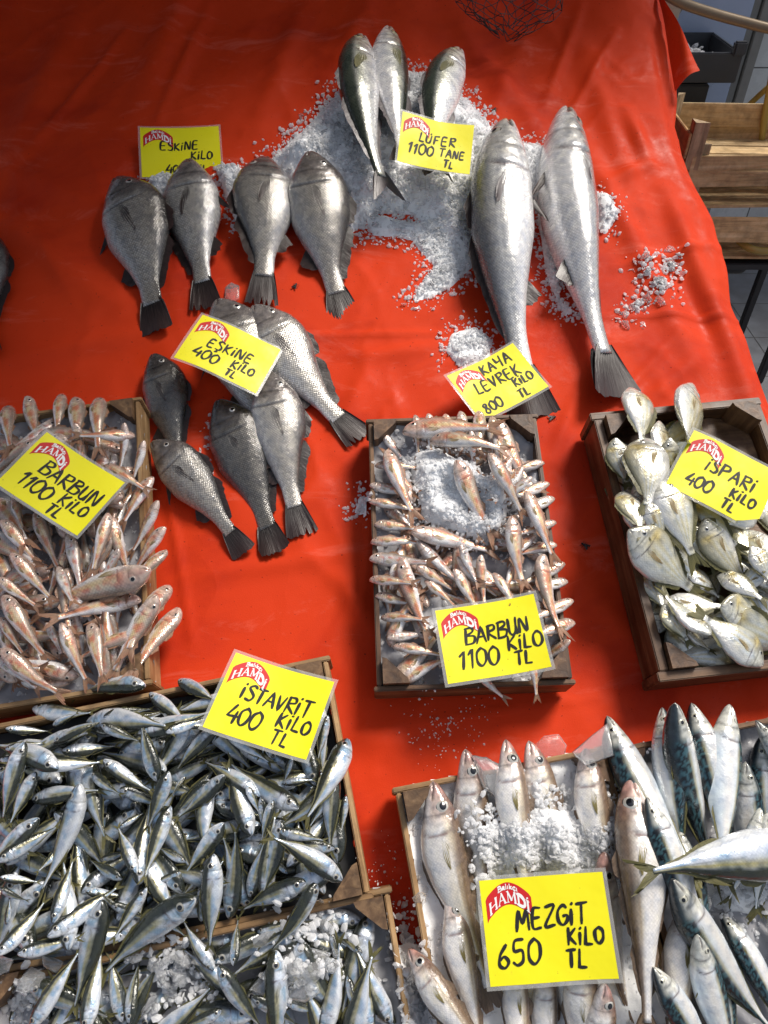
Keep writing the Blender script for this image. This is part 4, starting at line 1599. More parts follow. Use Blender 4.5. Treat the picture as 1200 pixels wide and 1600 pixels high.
# ---- filler deep in the crates: fish of the lower layers that show through the gaps
def fill(spn, key, n, lenpx, seed):
    c = CR[key]
    rs = random.Random(seed)
    Mi = c['M'].inverted()
    mg = .016 if spn == 'sea_bream' else .008
    for _ in range(n):
        cand = []
        for _k in range(60):
            p = c['M'] @ Vector((rs.uniform(.04, .96) * c['w'], -rs.uniform(.04, .96) * c['l'], .04))
            a = rs.uniform(0, 2 * math.pi)
            L = lenpx * rs.uniform(.85, 1.1)
            e = Vector((math.cos(a), math.sin(a), 0)) * L / 2
            h, t = p - e, p + e
            if not all(mg < l.x < c['w'] - mg and -c['l'] + mg < l.y < -mg for l in (Mi @ h, Mi @ t)):
                continue
            hp, tp = pix(h), pix(t)
            mx, my = (hp[0] + tp[0]) / 2, (hp[1] + tp[1]) / 2
            if not (0 < mx < 1200 and my < 1590):
                continue
            q = [float(gat(*((h * (1 - k) + t * k)[:2]))) for k in (.15, .35, .55, .75)]
            cand.append((sum(q), hp, tp))
            if len(cand) > 8:
                break
        if cand:
            _g, hp, tp = min(cand)
            lay(spn, key, (1, 0, 0), [(*hp, *tp, rs.choice('lrud'), rs.choice([0, 12, -15, 30]), rs.choice([-.3, 0, .3]))], filler=True)


Z5 = (2.965, 0, 580)
fill('red_mullet', 'L', 78, .15, 3)
lay('red_mullet', 'L', Z5, [
    (35, 168, 60, 400, 'r'), (122, 115, 190, 340, 'r', 0, .3), (285, 110, 265, 330, 'r'), (345, 122, 352, 360, 'r'), (458, 128, 462, 420, 'r'),
    (-60, 640, 110, 740, 'u'), (60, 590, 120, 760, 'r'), (345, 238, 375, 460, 'r', -10), (577, 238, 540, 490, 'l', -20), (265, 218, -20, 395, 'd'),
    (668, 320, 585, 560, 'l', -30), (0, 690, 185, 905, 'ur'), (160, 655, 295, 960, 'r'), (310, 755, 375, 1040, 'r'), (500, 655, 420, 980, 'r', -15), (712, 490, 545, 745, 'l', -5),
    (480, 440, 712, 572, 'u'), (550, 820, 435, 1010, 'r'), (733, 598, 580, 880, 'l', -25), (768, 722, 600, 960, 'l', -5), (775, 830, 560, 1070, 'r', 15),
    (265, 905, 350, 1090, 'r', -30), (45, 845, 270, 1090, 'ur'), (-20, 960, 200, 1110, 'ur'), (0, 1140, 130, 1340, 'ur'), (210, 1165, 300, 1340, 'r'), (280, 1165, 430, 1480, 'r', -25, .2),
    (410, 1165, 480, 1470, 'r', 15), (10, 1040, 250, 1370, 'ur', 5), (-40, 1310, 210, 1500, 'ur', 5), (0, 1285, 330, 1515, 'ur', 10, .2),
    (832, 1095, 585, 1450, 'r', 8, .25), (788, 995, 575, 1370, 'r', 5, .2), (728, 1035, 500, 1470, 'r', -12, .3),
    (655, 1062, 180, 1165, 'u', 0, -.2), (700, 920, 95, 1145, 'd', 0, .2)])

Z6 = (2.963, 550, 580)
fill('red_mullet', 'M', 50, .14, 5)
lay('red_mullet', 'M', Z6, [
    (290, 202, 310, 420, 'r', 0, 0), (352, 195, 372, 420, 'r'), (430, 200, 440, 400, 'r'), (500, 185, 520, 400, 'r'), (582, 185, 590, 420, 'r'), (645, 210, 665, 440, 'r'),
    (105, 440, 330, 455, 'u', 0, 0), (80, 528, 320, 570, 'u'), (78, 605, 330, 655, 'u', -8), (102, 712, 345, 728, 'u', 5), (85, 795, 360, 800, 'u', -5), (78, 870, 400, 885, 'u', 12),
    (80, 968, 320, 985, 'u', 10), (107, 1040, 340, 1085, 'u'), (133, 1145, 370, 1155, 'u', -5), (160, 1240, 400, 1200, 'u', 0), (188, 1278, 460, 1325, 'u', -10),
    (892, 425, 690, 480, 'u'), (915, 520, 700, 590, 'u'), (938, 590, 720, 700, 'u'), (947, 700, 730, 760, 'u'), (950, 805, 720, 860, 'u'), (987, 890, 760, 990, 'u'),
    (1000, 975, 770, 1040, 'u'), (1027, 1062, 800, 1160, 'u'), (1033, 1165, 800, 1240, 'u'), (1012, 1245, 800, 1380, 'u', -20),
    (548, 275, 575, 480, 'r'), (660, 275, 690, 520, 'r', -20), (745, 400, 600, 560, 'u', -15), (795, 440, 640, 610, 'u', -25), (835, 490, 680, 640, 'u', -20), (690, 640, 640, 830, 'r', -20),
    (850, 760, 700, 900, 'u', -20), (740, 900, 690, 1060, 'r', -20), (500, 800, 600, 1010, 'r', -15), (528, 610, 600, 810, 'r', 10), (300, 905, 500, 1030, 'u', 0), (335, 970, 500, 1110, 'u', 5),
    (300, 785, 560, 1020, 'r', -25), (600, 848, 620, 1120, 'l', 15), (470, 915, 610, 1150, 'u', -10), (650, 935, 780, 1150, 'r', -12),
    (560, 1370, 735, 1535, 'u', -20, 0), (815, 1290, 858, 1545, 'r', -20, 0),
    ])
ice('mtop', [[(640, 695), (690, 695), (720, 712), (790, 770), (800, 800), (785, 840), (745, 845), (660, 815), (640, 745)]], .022, 2600, .0042,
    'packed slab of crushed ice on top of the mullet in the middle crate', 21, .03, base=.10, smooth=8)
lay('red_mullet', 'M', Z6, [
    (232, 285, 722, 262, 'u', 0, -.1), (360, 330, 752, 385, 'u', 0, -.2), (132, 280, 270, 440, 'r', -5), (155, 365, 315, 715, 'r', -5, .25), (480, 410, 690, 810, 'r', 5, .2, .006),
    (632, 380, 812, 700, 'r', -8, .2), (668, 222, 885, 590, 'r', -5, .2), (800, 555, 955, 915, 'r', -18, .1), (735, 670, 815, 1035, 'r', -8, .2), (888, 845, 1005, 1255, 'l', 30, -.1),
    (275, 745, 705, 845, 'u', -8, -.25), (238, 860, 385, 1270, 'l', 5, -.1)])

Z7 = (3.077, 900, 560)
fill('sea_bream', 'R', 34, .155, 8)
lay('sea_bream', 'R', Z7, [
    (400, 300, 470, 560, 'r', -30), (200, 395, 260, 600, 'r', -20), (510, 620, 690, 800, 'ur', 0), (340, 690, 420, 950, 'r', 5), (545, 810, 690, 1040, 'r', 20), (520, 1020, 720, 1180, 'u', -10),
    (840, 900, 960, 1110, 'r', 0), (880, 880, 1010, 1160, 'r', 0), (520, 1290, 680, 1420, 'u', -40), (920, 1010, 740, 1150, 'u', 0), (905, 640, 980, 930, 'l', 0),
    (190, 380, 262, 640, 'l', 0), (225, 640, 330, 880, 'l', 5), (330, 1010, 450, 1240, 'l', 0), (420, 1180, 560, 1400, 'l', 8),
    (258, 142, 318, 470, 'r', -15), (560, 122, 570, 450, 'r', -40), (450, 380, 510, 680, 'l', 0), (872, 745, 640, 800, 'u', 5), (678, 1045, 940, 1190, 'u', 0),
    (335, 383, 318, 800, 'l', 0, .15), (402, 575, 600, 1030, 'r', 0, .1), (900, 1480, 540, 1190, 'ur', -10), (650, 1330, 395, 1085, 'ur', -25), (695, 1190, 1010, 1310, 'u', 15),
    (618, 765, 880, 1130, 'dl', 0, -.1), (252, 822, 640, 1160, 'ur', 10, .1)])

# ---- horse mackerel, lower left
Z1 = (3.75, 0, 1000)
Z2 = (3.53, 280, 1000)
Z3 = (3.75, 0, 1280)
Z4 = (3.53, 280, 1280)
HM = 'horse_mackerel'
fill(HM, 'S', 140, .150, 9)
fill(HM, 'B', 34, .15, 10)
lay(HM, 'S', Z2, [(820, 415, 760, 690, 'l', 0), (620, 640, 570, 810, 'l', 0), (370, 800, 450, 980, 'r', -20), (570, 790, 760, 770, 'd', 0), (920, 860, 890, 1100, 'l', 20)])
lay(HM, 'S', Z1, [(605, 450, 920, 400, 'u', 10), (1165, 350, 980, 430, 'u', 0), (190, 400, 575, 418, 'u', -30), (30, 520, 320, 535, 'd', 10), (310, 500, 470, 420, 'd', -20),
    (1230, 830, 990, 1060, 'u', 0), (700, 870, 1000, 1000, 'u', 20), (540, 780, 730, 920, 'u', 15), (220, 730, 640, 710, 'u', -20), (1090, 800, 1000, 930, 'r', 10),
    (190, 935, 640, 880, 'd', -10), (700, 1100, 860, 1000, 'u', 0), (210, 770, 40, 1120, 'r', -25), (30, 640, 280, 600, 'u', 0), (0, 700, 200, 690, 'u', -20)])
lay(HM, 'S', Z3, [(0, 340, 250, 370, 'd', -10), (380, 150, 200, 330, 'u', 0), (0, 400, 180, 480, 'u', 10), (480, 170, 510, 360, 'r', 35), (800, 320, 680, 20, 'l', 0), (720, 350, 500, 220, 'u', 5),
    (1060, 310, 870, 390, 'u', 0), (1090, 250, 910, 150, 'u', -10), (1200, 290, 1050, 470, 'l', 0), (590, 240, 760, 190, 'u', 0), (500, 420, 760, 450, 'd', 0), (100, 790, 500, 690, 'u', -10),
    (700, 540, 560, 420, 'u', 10), (690, 720, 880, 420, 'l', 10), (1180, 600, 1160, 420, 'l', 0), (650, 500, 900, 620, 'u', 0), (40, 620, 60, 440, 'l', 25), (940, 560, 1100, 700, 'u', -10)])
lay(HM, 'S', Z4, [(600, 300, 480, 200, 'u', 15), (850, 270, 690, 200, 'u', 0), (860, 160, 520, 140, 'u', -10), (390, 430, 480, 90, 'r', 0), (140, 400, 150, 640, 'l', 10), (100, 420, 260, 200, 'u', -10)])
lay(HM, 'S', Z2, [(545, 1050, 830, 1110, 'u', -10, 0), (450, 870, 480, 1120, 'r', 0), (860, 800, 700, 1060, 'l', 0), (0, 460, 210, 500, 'd', 0), (250, 500, 530, 700, 'u', -10)])
lay(HM, 'S', Z1, [(1045, 235, 1300, 380, 'd', 8), (855, 270, 420, 345, 'd', 25, .25), (970, 540, 1260, 440, 'u', 0), (875, 310, 1120, 500, 'd', -8), (360, 650, 720, 615, 'd', 15, -.25),
    (590, 490, 850, 600, 'u', 8), (315, 605, 650, 465, 'd', 5), (605, 700, 920, 900, 'd', 0, -.25), (925, 830, 815, 430, 'r', 20), (145, 595, 10, 1100, 'r', -8)])
lay(HM, 'S', Z3, [(-20, 250, 375, 20, 'u', 0), (310, 615, 440, 200, 'l', -5), (-20, 800, 290, 440, 'u', 0, .25), (470, -210, 190, 500, 'l', -25, 0), (275, 690, 735, 360, 'u', 0),
    (860, 400, 640, 740, 'l', 15)])
lay(HM, 'S', Z1, [(990, 770, 850, 1140, 'l', 30)])
lay(HM, 'S', Z2, [(215, 480, -40, 760, 'dr', 5), (250, 745, -50, 1010, 'dr', 0), (660, 930, 240, 640, 'u', 0, .25), (400, 1080, 250, 650, 'l', 15), (520, 880, 450, 1140, 'r', -15), (930, 545, 660, 1040, 'l', 0, .25)])
lay(HM, 'S', Z3, [(1000, -80, 830, 400, 'l', 35, 0)])
lay(HM, 'S', Z4, [(245, 20, -10, 360, 'r', 5), (275, 550, 305, 10, 'r', 5), (190, 190, 165, 760, 'l', -15), (900, 340, 460, 80, 'd', 0, .25), (705, 345, 310, 520, 'u', 0, -.2)])
# the iced crate in the bottom left corner
lay(HM, 'B', Z4, [(430, 620, 700, 560, 'u', 0), (860, 790, 620, 880, 'd', 10), (1010, 740, 850, 640, 'u', 0), (590, 1010, 800, 1080, 'u', 10), (840, 620, 900, 830, 'r', 0), (700, 900, 880, 1080, 'u', 0),
    (930, 860, 1010, 1150, 'r', 10), (400, 980, 680, 1160, 'u', 10), (1060, 1180, 1050, 790, 'r', -30), (240, 1050, -10, 1150, 'u', 0), (600, 620, 420, 720, 'u', 10)])
lay(HM, 'B', Z3, [(60, 1200, 110, 1030, 'l', 10), (300, 1190, 100, 900, 'u', 10), (500, 1180, 330, 1210, 'u', 0), (210, 930, 60, 990, 'u', 10)])
ice('btop', [[(225, 1485), (290, 1472), (325, 1500), (322, 1545), (240, 1555)], [(430, 1500), (500, 1475), (515, 1500), (470, 1525)], [(0, 1548), (36, 1540), (40, 1585), (0, 1595)],
             [(452, 1440), (506, 1428), (516, 1452), (455, 1478)]], .012, 700, .0055, 'wet slabs of ice on the bottom left crate of horse mackerel', 31, .02, base=.08, smooth=14, mound=False, lumps=60, lump_size=.016)
lay(HM, 'B', Z3, [(720, 1190, 640, 760, 'r', -10), (500, 1250, 610, 700, 'l', -5, 0), (760, 1200, 830, 790, 'r', -5), (180, 1230, 500, 720, 'l', -10)])
lay(HM, 'B', Z4, [(300, 810, 330, 520, 'r', 0), (195, 830, 10, 530, 'l', -15), (790, 1220, 885, 610, 'l', -30, 0), (215, 805, 490, 1190, 'r', 15)])
lay(HM, 'B', Z3, [(600, 465, 410, 1200, 'r', 12, 0), (1145, 465, 540, 985, 'u', 5, -.1)])
lay(HM, 'S', Z4, [(765, 335, 460, 770, 'l', 55, 0)])
lump([(392, 1545), (430, 1500), (470, 1480), (515, 1490), (505, 1515), (460, 1535), (420, 1560)], .012, 'long clear ice slab across the bottom left crate', 3, base=.10)
lump([(448, 1545), (470, 1530), (495, 1530), (500, 1550), (478, 1565), (452, 1560)], .014, 'rounded clear ice piece below the long slab', 4, base=.10)
lump([(65, 1490), (100, 1503), (90, 1520), (70, 1510)], .010, 'thin ice flake lying on the crate rim at the left', 5, base=.10)

# ---- whiting
W = 'whiting'
F1 = (1, 0, 0)
lay(W, 'Z', F1, [(700, 1390, 760, 1690, 'r', 0), (870, 1440, 930, 1720, 'r', 0), (880, 1376, 815, 1240, 'l', 10, 0, .014)])
lay(W, 'Z', F1, [(727, 1170, 765, 1480, 'r', 10, 0), (790, 1155, 832, 1460, 'r', 8, 0), (826, 1157, 900, 1440, 'r', 2, 0), (912, 1166, 960, 1450, 'r', 14, 0)])
ice('ztop', [[(735, 1290), (790, 1262), (830, 1262), (880, 1255), (925, 1262), (965, 1245), (985, 1270), (975, 1330), (1000, 1370), (960, 1400), (850, 1385), (770, 1385), (742, 1340)]], .024, 3400, .0048,
    'crushed ice heaped over the middle of the whiting crate', 41, .04, base=.10, lumps=24, lump_size=.016, smooth=9)
lay(W, 'Z', F1, [(852, 1500, 865, 1760, 'r', -8), (800, 1480, 820, 1750, 'r', 0), (905, 1480, 920, 1760, 'r', 20), (945, 1330, 1003, 1630, 'l', 40, 0), (985, 1215, 1010, 1640, 'l', 0, 0, .004),
    (1075, 1392, 1040, 1700, 'r', 5, 0), (676, 1220, 778, 1580, 'r', 8, .15), (638, 1482, 800, 1700, 'ur', 10, 0), (945, 1536, 935, 1800, 'r', 0, 0)])
# ---- mackerel
K = 'mackerel'
lay(K, 'X', F1, [(1035, 1105, 1075, 1380, 'r', 35), (1080, 1098, 1150, 1370, 'l', 0), (1190, 1150, 1215, 1420, 'l', 0), (1165, 1190, 1190, 1450, 'r', 10), (1200, 1430, 1280, 1650, 'r', 0), (1110, 1460, 1160, 1690, 'r', 0),
    (1055, 1290, 1110, 1560, 'r', 0), (1125, 1425, 1240, 1640, 'l', 10), (1180, 1125, 1300, 1290, 'ur', 20), (1010, 1245, 1095, 1500, 'l', 10)])
ice('xtop', [[(1090, 1370), (1200, 1360), (1215, 1400), (1190, 1440), (1120, 1425)], [(1020, 1168), (1050, 1172), (1048, 1198), (1025, 1200)]], .012, 420, .0045, 'wet ice beneath the mackerel lying crosswise', 42, .03, base=.1, lumps=8, lump_size=.016)
lay(K, 'X', F1, [(1250, 1160, 1275, 1440, 'r', 5), (1300, 1150, 1330, 1430, 'l', 10), (1290, 1420, 1340, 1640, 'r', 0), (1345, 1330, 1400, 1600, 'l', 15)])
lay(K, 'X', F1, [(1055, 1098, 1140, 1400, 'l', 35, 0), (1140, 1100, 1135, 1400, 'r', -25, -.1), (1188, 1262, 1130, 1420, 'r', -30), (1200, 1270, 1180, 1440, 'r', 0), (948, 1118, 1120, 1400, 'dl', 5, -.1),
    (1090, 1460, 1170, 1720, 'r', -10, 0), (1050, 1372, 1235, 1640, 'dl', 8, -.1), (1020, 1510, 1130, 1700, 'dl', 8, 0)])
fmx = fish_mesh(HM, .24, .1, .12, 91, 110, 52)
H_, T_ = rest(fmx, (1275, 1335), (978, 1372), 1, 0)
put_fish(fmx, H_, T_, dside_of((1275, 1335), (978, 1372), 'd'), -5, 'large horse mackerel lying crosswise over the mackerel crate', rec=dict(crate=None, hp=(1275, 1335), tp=(978, 1372), filler=False, hero=True))
stamp(fmx, H_, T_, 1, 0)
lump([(835, 1165), (850, 1150), (872, 1148), (885, 1165), (880, 1185), (845, 1190)], .008, 'rounded clear ice piece on the sheet above the whiting crate', 6)
lump([(895, 1175), (925, 1150), (948, 1132), (958, 1180), (915, 1195)], .006, 'flat clear ice sheet on the red cloth between whiting and mackerel', 7)
lump([(352, 450), (362, 443), (374, 448), (374, 468), (362, 474), (351, 466)], .008, 'single round ice piece between the dark drum fish tails', 8)
lump([(738, 1182), (760, 1185), (790, 1200), (775, 1245), (755, 1230)], .012, 'clear ice piece wedged between two whiting heads', 9, base=.11)

# ------------------------------------------------------------------ price cards
M_CARD = mat_plain('yellow_card', (0.88, 0.80, 0.004), 0.5, 0, 0.03, 8, 0, 0.15)


def mat_card():
    t = NT('yellow_card')
    v = t.coord('Object')
    c = t.mix((0.86, 0.78, 0.004), (0.92, 0.84, 0.006), t.noise(v, 9, 3))
    c = t.mix(c, (0.45, 0.36, 0.03), t.ramp(t.noise(v, 46, 5, .6), [(.66, (0,) * 3), (.78, (.6,) * 3)]))
    c = t.mix(c, (0.16, 0.12, 0.02), t.ramp(t.noise(v, 210, 1, .5), [(.77, (0,) * 3), (.80, (.8,) * 3)]))
    n = t.noise(v, 14, 3)
    t.set(Base_Color=c, Roughness=t.ramp(n, [(.4, (.6,) * 3), (.65, (.45,) * 3)]), Normal=t.bump(n, .25, .006))
    return t.mat


M_CARD = mat_card()
M_INK = mat_plain('black_marker', (0.008, 0.008, 0.008), 0.62, 0, 0.2, 60)
M_RED = mat_plain('logo_red', (0.58, 0.010, 0.013), 0.55, 0, 0.05, 20, 0, 0.0)
M_WHITE = mat_plain('logo_white', (0.85, 0.85, 0.83), 0.4, 0, 0.03, 20)


def mat_laminate():
    t = NT('clear_laminate')
    t.set(Base_Color=(0.8, 0.8, 0.76), Roughness=0.12)
    tr = t.n('BsdfTransparent')
    mx = t.n('MixShader')
    mx.inputs[0].default_value = 0.30
    t.l(tr.outputs[0], mx.inputs[1])
    t.l(t.b.outputs[0], mx.inputs[2])
    t.l(mx.outputs[0], t.out.inputs[0])
    return t.mat


M_LAM = mat_laminate()
GL = {
    'A': [[(0, 0), (.33, 1), (.62, 0)], [(.12, .38), (.55, .36)]],
    'B': [[(.08, 1), (.04, 0)], [(.0, .96), (.42, .98), (.5, .75), (.1, .54)], [(.1, .54), (.58, .42), (.5, .05), (.0, .0)]],
    'E': [[(.5, .98), (.08, .94), (.04, .04), (.52, .0)], [(.06, .5), (.44, .52)]],
    'F': [[(.52, 1), (.06, .95), (.03, 0)], [(.05, .5), (.42, .52)]],
    'G': [[(.55, .86), (.34, 1), (.05, .72), (.06, .22), (.32, 0), (.58, .2), (.58, .46), (.34, .45)]],
    'H': [[(.05, 1), (.03, 0)], [(.55, 1), (.53, 0)], [(.04, .5), (.54, .52)]],
    'I': [[(.08, .8), (.05, 0)]],
    'i': [[(.08, .72), (.05, 0)], [(.10, 1.0), (.14, .95)]],
    'K': [[(.06, 1), (.03, 0)], [(.52, .95), (.06, .48), (.56, 0)]],
    'L': [[(.10, 1), (.03, .04), (.48, .02)]],
    'M': [[(0, 0), (.12, 1), (.36, .35), (.62, 1), (.72, 0)]],
    'N': [[(.02, 0), (.08, 1), (.50, .05), (.58, 1)]],
    'O': [[(.32, .98), (.06, .72), (.08, .2), (.34, 0), (.60, .28), (.58, .75), (.32, .98)]],
    'P': [[(.08, 1), (.03, 0)], [(.0, .95), (.45, .95), (.52, .65), (.08, .45)]],
    'R': [[(.08, 1), (.03, 0)], [(.0, .95), (.45, .97), (.5, .68), (.08, .5), (.58, 0)]],
    'S': [[(.5, .88), (.28, 1), (.06, .78), (.46, .38), (.36, .04), (.02, .08)]],
    'T': [[(.0, .97), (.62, 1)], [(.32, .98), (.27, 0)]],
    'U': [[(.05, 1), (.08, .2), (.28, .0), (.46, .2), (.52, 1)], [(.52, .5), (.53, 0)]],
    'u': [[(.06, .8), (.08, .15), (.28, .0), (.46, .2), (.50, .8)], [(.14, 1.0), (.18, .96)], [(.40, 1.0), (.44, .96)]],
    'V': [[(.02, 1), (.26, 0), (.56, 1)]],
    'Y': [[(.02, 1), (.10, .5), (.48, .55)], [(.54, 1), (.44, 0)]],
    'Z': [[(.04, .96), (.56, .98), (.02, .03), (.58, .03)]],
    'D': [[(.08, 1), (.05, 0)], [(.0, .97), (.5, .8), (.55, .25), (.02, .0)]],
    's': [[(.5, .88), (.28, 1), (.06, .78), (.46, .38), (.36, .04), (.02, .08)], [(.2, -.06), (.28, -.16), (.14, -.24)]],
    '0': [[(.32, .98), (.06, .72), (.06, .22), (.30, 0), (.54, .28), (.54, .75), (.28, 1)]],
    '1': [[(.05, .72), (.30, 1), (.22, 0)]],
    '4': [[(.34, 1), (.02, .34), (.62, .40)], [(.52, .66), (.46, 0)]],
    '5': [[(.55, 1), (.14, .95), (.10, .56), (.48, .56), (.5, .16), (.22, 0), (.02, .12)]],
    '6': [[(.44, 1), (.1, .55), (.08, .12), (.36, 0), (.54, .25), (.34, .48), (.1, .34)]],
    '8': [[(.46, .86), (.26, 1), (.1, .78), (.48, .3), (.34, 0), (.08, .16), (.2, .45), (.46, .86)]],
}
GW = {'I': .22, 'i': .26, 'L': .52, 'M': .82, 'N': .68, '1': .42, 'T': .64, 'A': .68, 'S': .56, 's': .56}


def smooth(pts, closed_soft=True, k=6):
    pts = [np.array(p, float) for p in pts]
    if len(pts) < 4:
        out = []
        for a, b in zip(pts[:-1], pts[1:]):
            for i in range(k):
                out.append(a + (b - a) * i / k)
        return out + [pts[-1]]
    out = []
    q = [2 * pts[0] - pts[1]] + pts + [2 * pts[-1] - pts[-2]]
    for i in range(1, len(q) - 2):
        for j in range(k):
            t = j / k
            out.append(0.5 * ((2 * q[i]) + (-q[i - 1] + q[i + 1]) * t + (2 * q[i - 1] - 5 * q[i] + 4 * q[i + 1] - q[i + 2]) * t * t
                              + (-q[i - 1] + 3 * q[i] - 3 * q[i + 1] + q[i + 2]) * t ** 3))
    return out + [pts[-1]]


def ribbon(mb, pts, wid, zf, mat=0, rs=None, sharp=False):
    p = smooth(pts) if not sharp else [np.array(q, float) for q in pts]
    n = len(p)
    ph = rs.random() * 6 if rs else 0
    V = []
    for i in range(n):
        a = p[max(i - 1, 0)]
        b = p[min(i + 1, n - 1)]
        t = (b - a) / (np.linalg.norm(b - a) + 1e-9)
        nn = np.array([-t[1], t[0]])
        e = min(i, n - 1 - i)
        ww = wid * (0.62 if e == 0 else 1.0) * (1 + 0.22 * math.sin(i * .5 + ph)) * (1 + .25 * abs(t[1])) * .5
        off = -t * wid * .25 if i == 0 else (t * wid * .25 if i == n - 1 else 0)
        for s_ in (1, -1):
            q = p[i] + nn * ww * s_ + off
            V.append((q[0], q[1], zf(q[0], q[1])))
    mb.add(V, [(2 * i, 2 * i + 1, 2 * i + 3, 2 * i + 2) for i in range(n - 1)], mat)


def write(mb, text, x, y, hgt, wid, zf, slope=0.0, slant=0.08, rs=None, sp=1.0):
    """handwriting: baseline start (x, y), capitals hgt high"""
    cx = 0
    for ch in text:
        if ch == ' ':
            cx += hgt * .4
            continue
        sc = hgt * (1 + rs.uniform(-.08, .08))
        dy = rs.uniform(-.04, .04) * hgt
        for st in GL[ch]:
            pts = []
            for (a, b) in st:
                a2 = a + slant * b + rs.uniform(-.015, .015)
                px_ = x + cx + a2 * sc * .95
                pts.append((px_, y + b * sc + dy + slope * (px_ - x)))
            ribbon(mb, pts, wid, zf, 0, rs)
        cx += GW.get(ch, .64) * sc * sp + hgt * .10
    return cx


SER = {'H': [[(.1, 0), (.1, 1)], [(.7, 0), (.7, 1)], [(.1, .5), (.7, .5)], [(0, 0), (.22, 0)], [(0, 1), (.22, 1)], [(.58, 0), (.8, 0)], [(.58, 1), (.8, 1)]],
       'A': [[(.08, 0), (.4, 1)], [(.4, 1), (.74, 0)], [(.2, .36), (.62, .36)], [(0, 0), (.18, 0)], [(.62, 0), (.86, 0)]],
       'M': [[(.1, 0), (.12, 1)], [(.12, 1), (.45, .2)], [(.45, .2), (.78, 1)], [(.78, 1), (.82, 0)], [(0, 0), (.2, 0)], [(.7, 0), (.94, 0)], [(0, 1), (.16, 1)], [(.76, 1), (.92, 1)]],
       'D': [[(.12, 0), (.12, 1)], [(.0, 1), (.4, .98), (.66, .76), (.7, .4), (.5, .06), (.0, 0)]],
       'i': [[(.14, 0), (.14, 1)], [(0, 0), (.28, 0)], [(0, 1), (.28, 1)], [(.12, 1.22), (.17, 1.28)]],
       'B': [[(.1, 0), (.1, 1)], [(0, 1), (.45, .95), (.46, .6), (.1, .52)], [(.1, .52), (.6, .46), (.55, .04), (0, 0)]],
       'a': [[(.1, .55), (.34, .6), (.4, .4), (.4, 0), (.5, .02)], [(.4, .36), (.08, .24), (.12, .02), (.4, .1)]],
       'l': [[(.1, 1), (.1, 0)], [(0, 0), (.22, 0)]], 'I': [[(.1, .6), (.1, 0)], [(0, 0), (.22, 0)]],
       'k': [[(.1, 1), (.1, 0)], [(.44, .6), (.12, .3), (.5, 0)]],
       'c': [[(.44, .5), (.26, .62), (.06, .4), (.12, .06), (.34, 0), (.46, .1)], [(.26, 0), (.32, -.14), (.18, -.24)]]}


def logo(me_o, W, Hc, zf, red_z, rs):
    """arched red banner with white lettering in the card's upper left corner"""
    x0, x1 = -W / 2 + .035 * W, -W / 2 + .405 * W
    xm = (x0 + x1) / 2
    hw = (x1 - x0) / 2
    ytop = Hc / 2 - .035 * Hc

    def warp(a, b):
        """a in -1..1 across, b in 0..1 up the banner"""
        x = xm + a * hw * (1 - .06 * b * 0)
        y = ytop - .20 * Hc * abs(a) ** 1.8 * .75 - (1 - b) * .215 * Hc
        return x, y
    m = MB()
    n = 24
    V = []
    for i in range(n + 1):
        a = -1 + 2 * i / n
        for b in (0, 1):
            x, y = warp(a, b - (0.06 * (abs(a) > .99)))
            V.append((x, y, zf(x, y) + red_z))
    m.add(V, [(2 * i, 2 * i + 2, 2 * i + 3, 2 * i + 1) for i in range(n)])
    lg = ob('logo', m.mesh('logo_banner', [M_RED]), None, me_o)
    m = MB()

    def text(txt, a0, a1, b0, b1, wid):
        adv = {'H': .9, 'A': .92, 'M': 1.02, 'D': .84, 'i': .36, 'B': .7, 'a': .6, 'l': .3, 'I': .3, 'k': .6, 'c': .55}
        tot = sum(adv[c] for c in txt)
        cx = 0
        for c in txt:
            for st in SER[c]:
                pts = []
                src = st if len(st) == 2 else [tuple(q) for q in smooth(st, k=4)]
                thin = (len(st) == 2 and abs(st[0][1] - st[1][1]) < .05) or (c in 'AM' and st[0][1] < st[1][1])
                for (gx, gy) in src:
                    a = a0 + (a1 - a0) * (cx + gx) / tot
                    pts.append(warp(a, b0 + (b1 - b0) * gy))
                ribbon(m, pts, wid * (.55 if thin else 1.25), lambda x, y: zf(x, y) + red_z + .0004, 0, None, True)
            cx += adv[c]
    text('HAMDi', -.86, .92, .10, .58, .0026)
    text('BalIkcI', -.42, .46, .70, .93, .0012)
    ob('logo_lettering', m.mesh('logo_text', [M_WHITE]), None, lg)


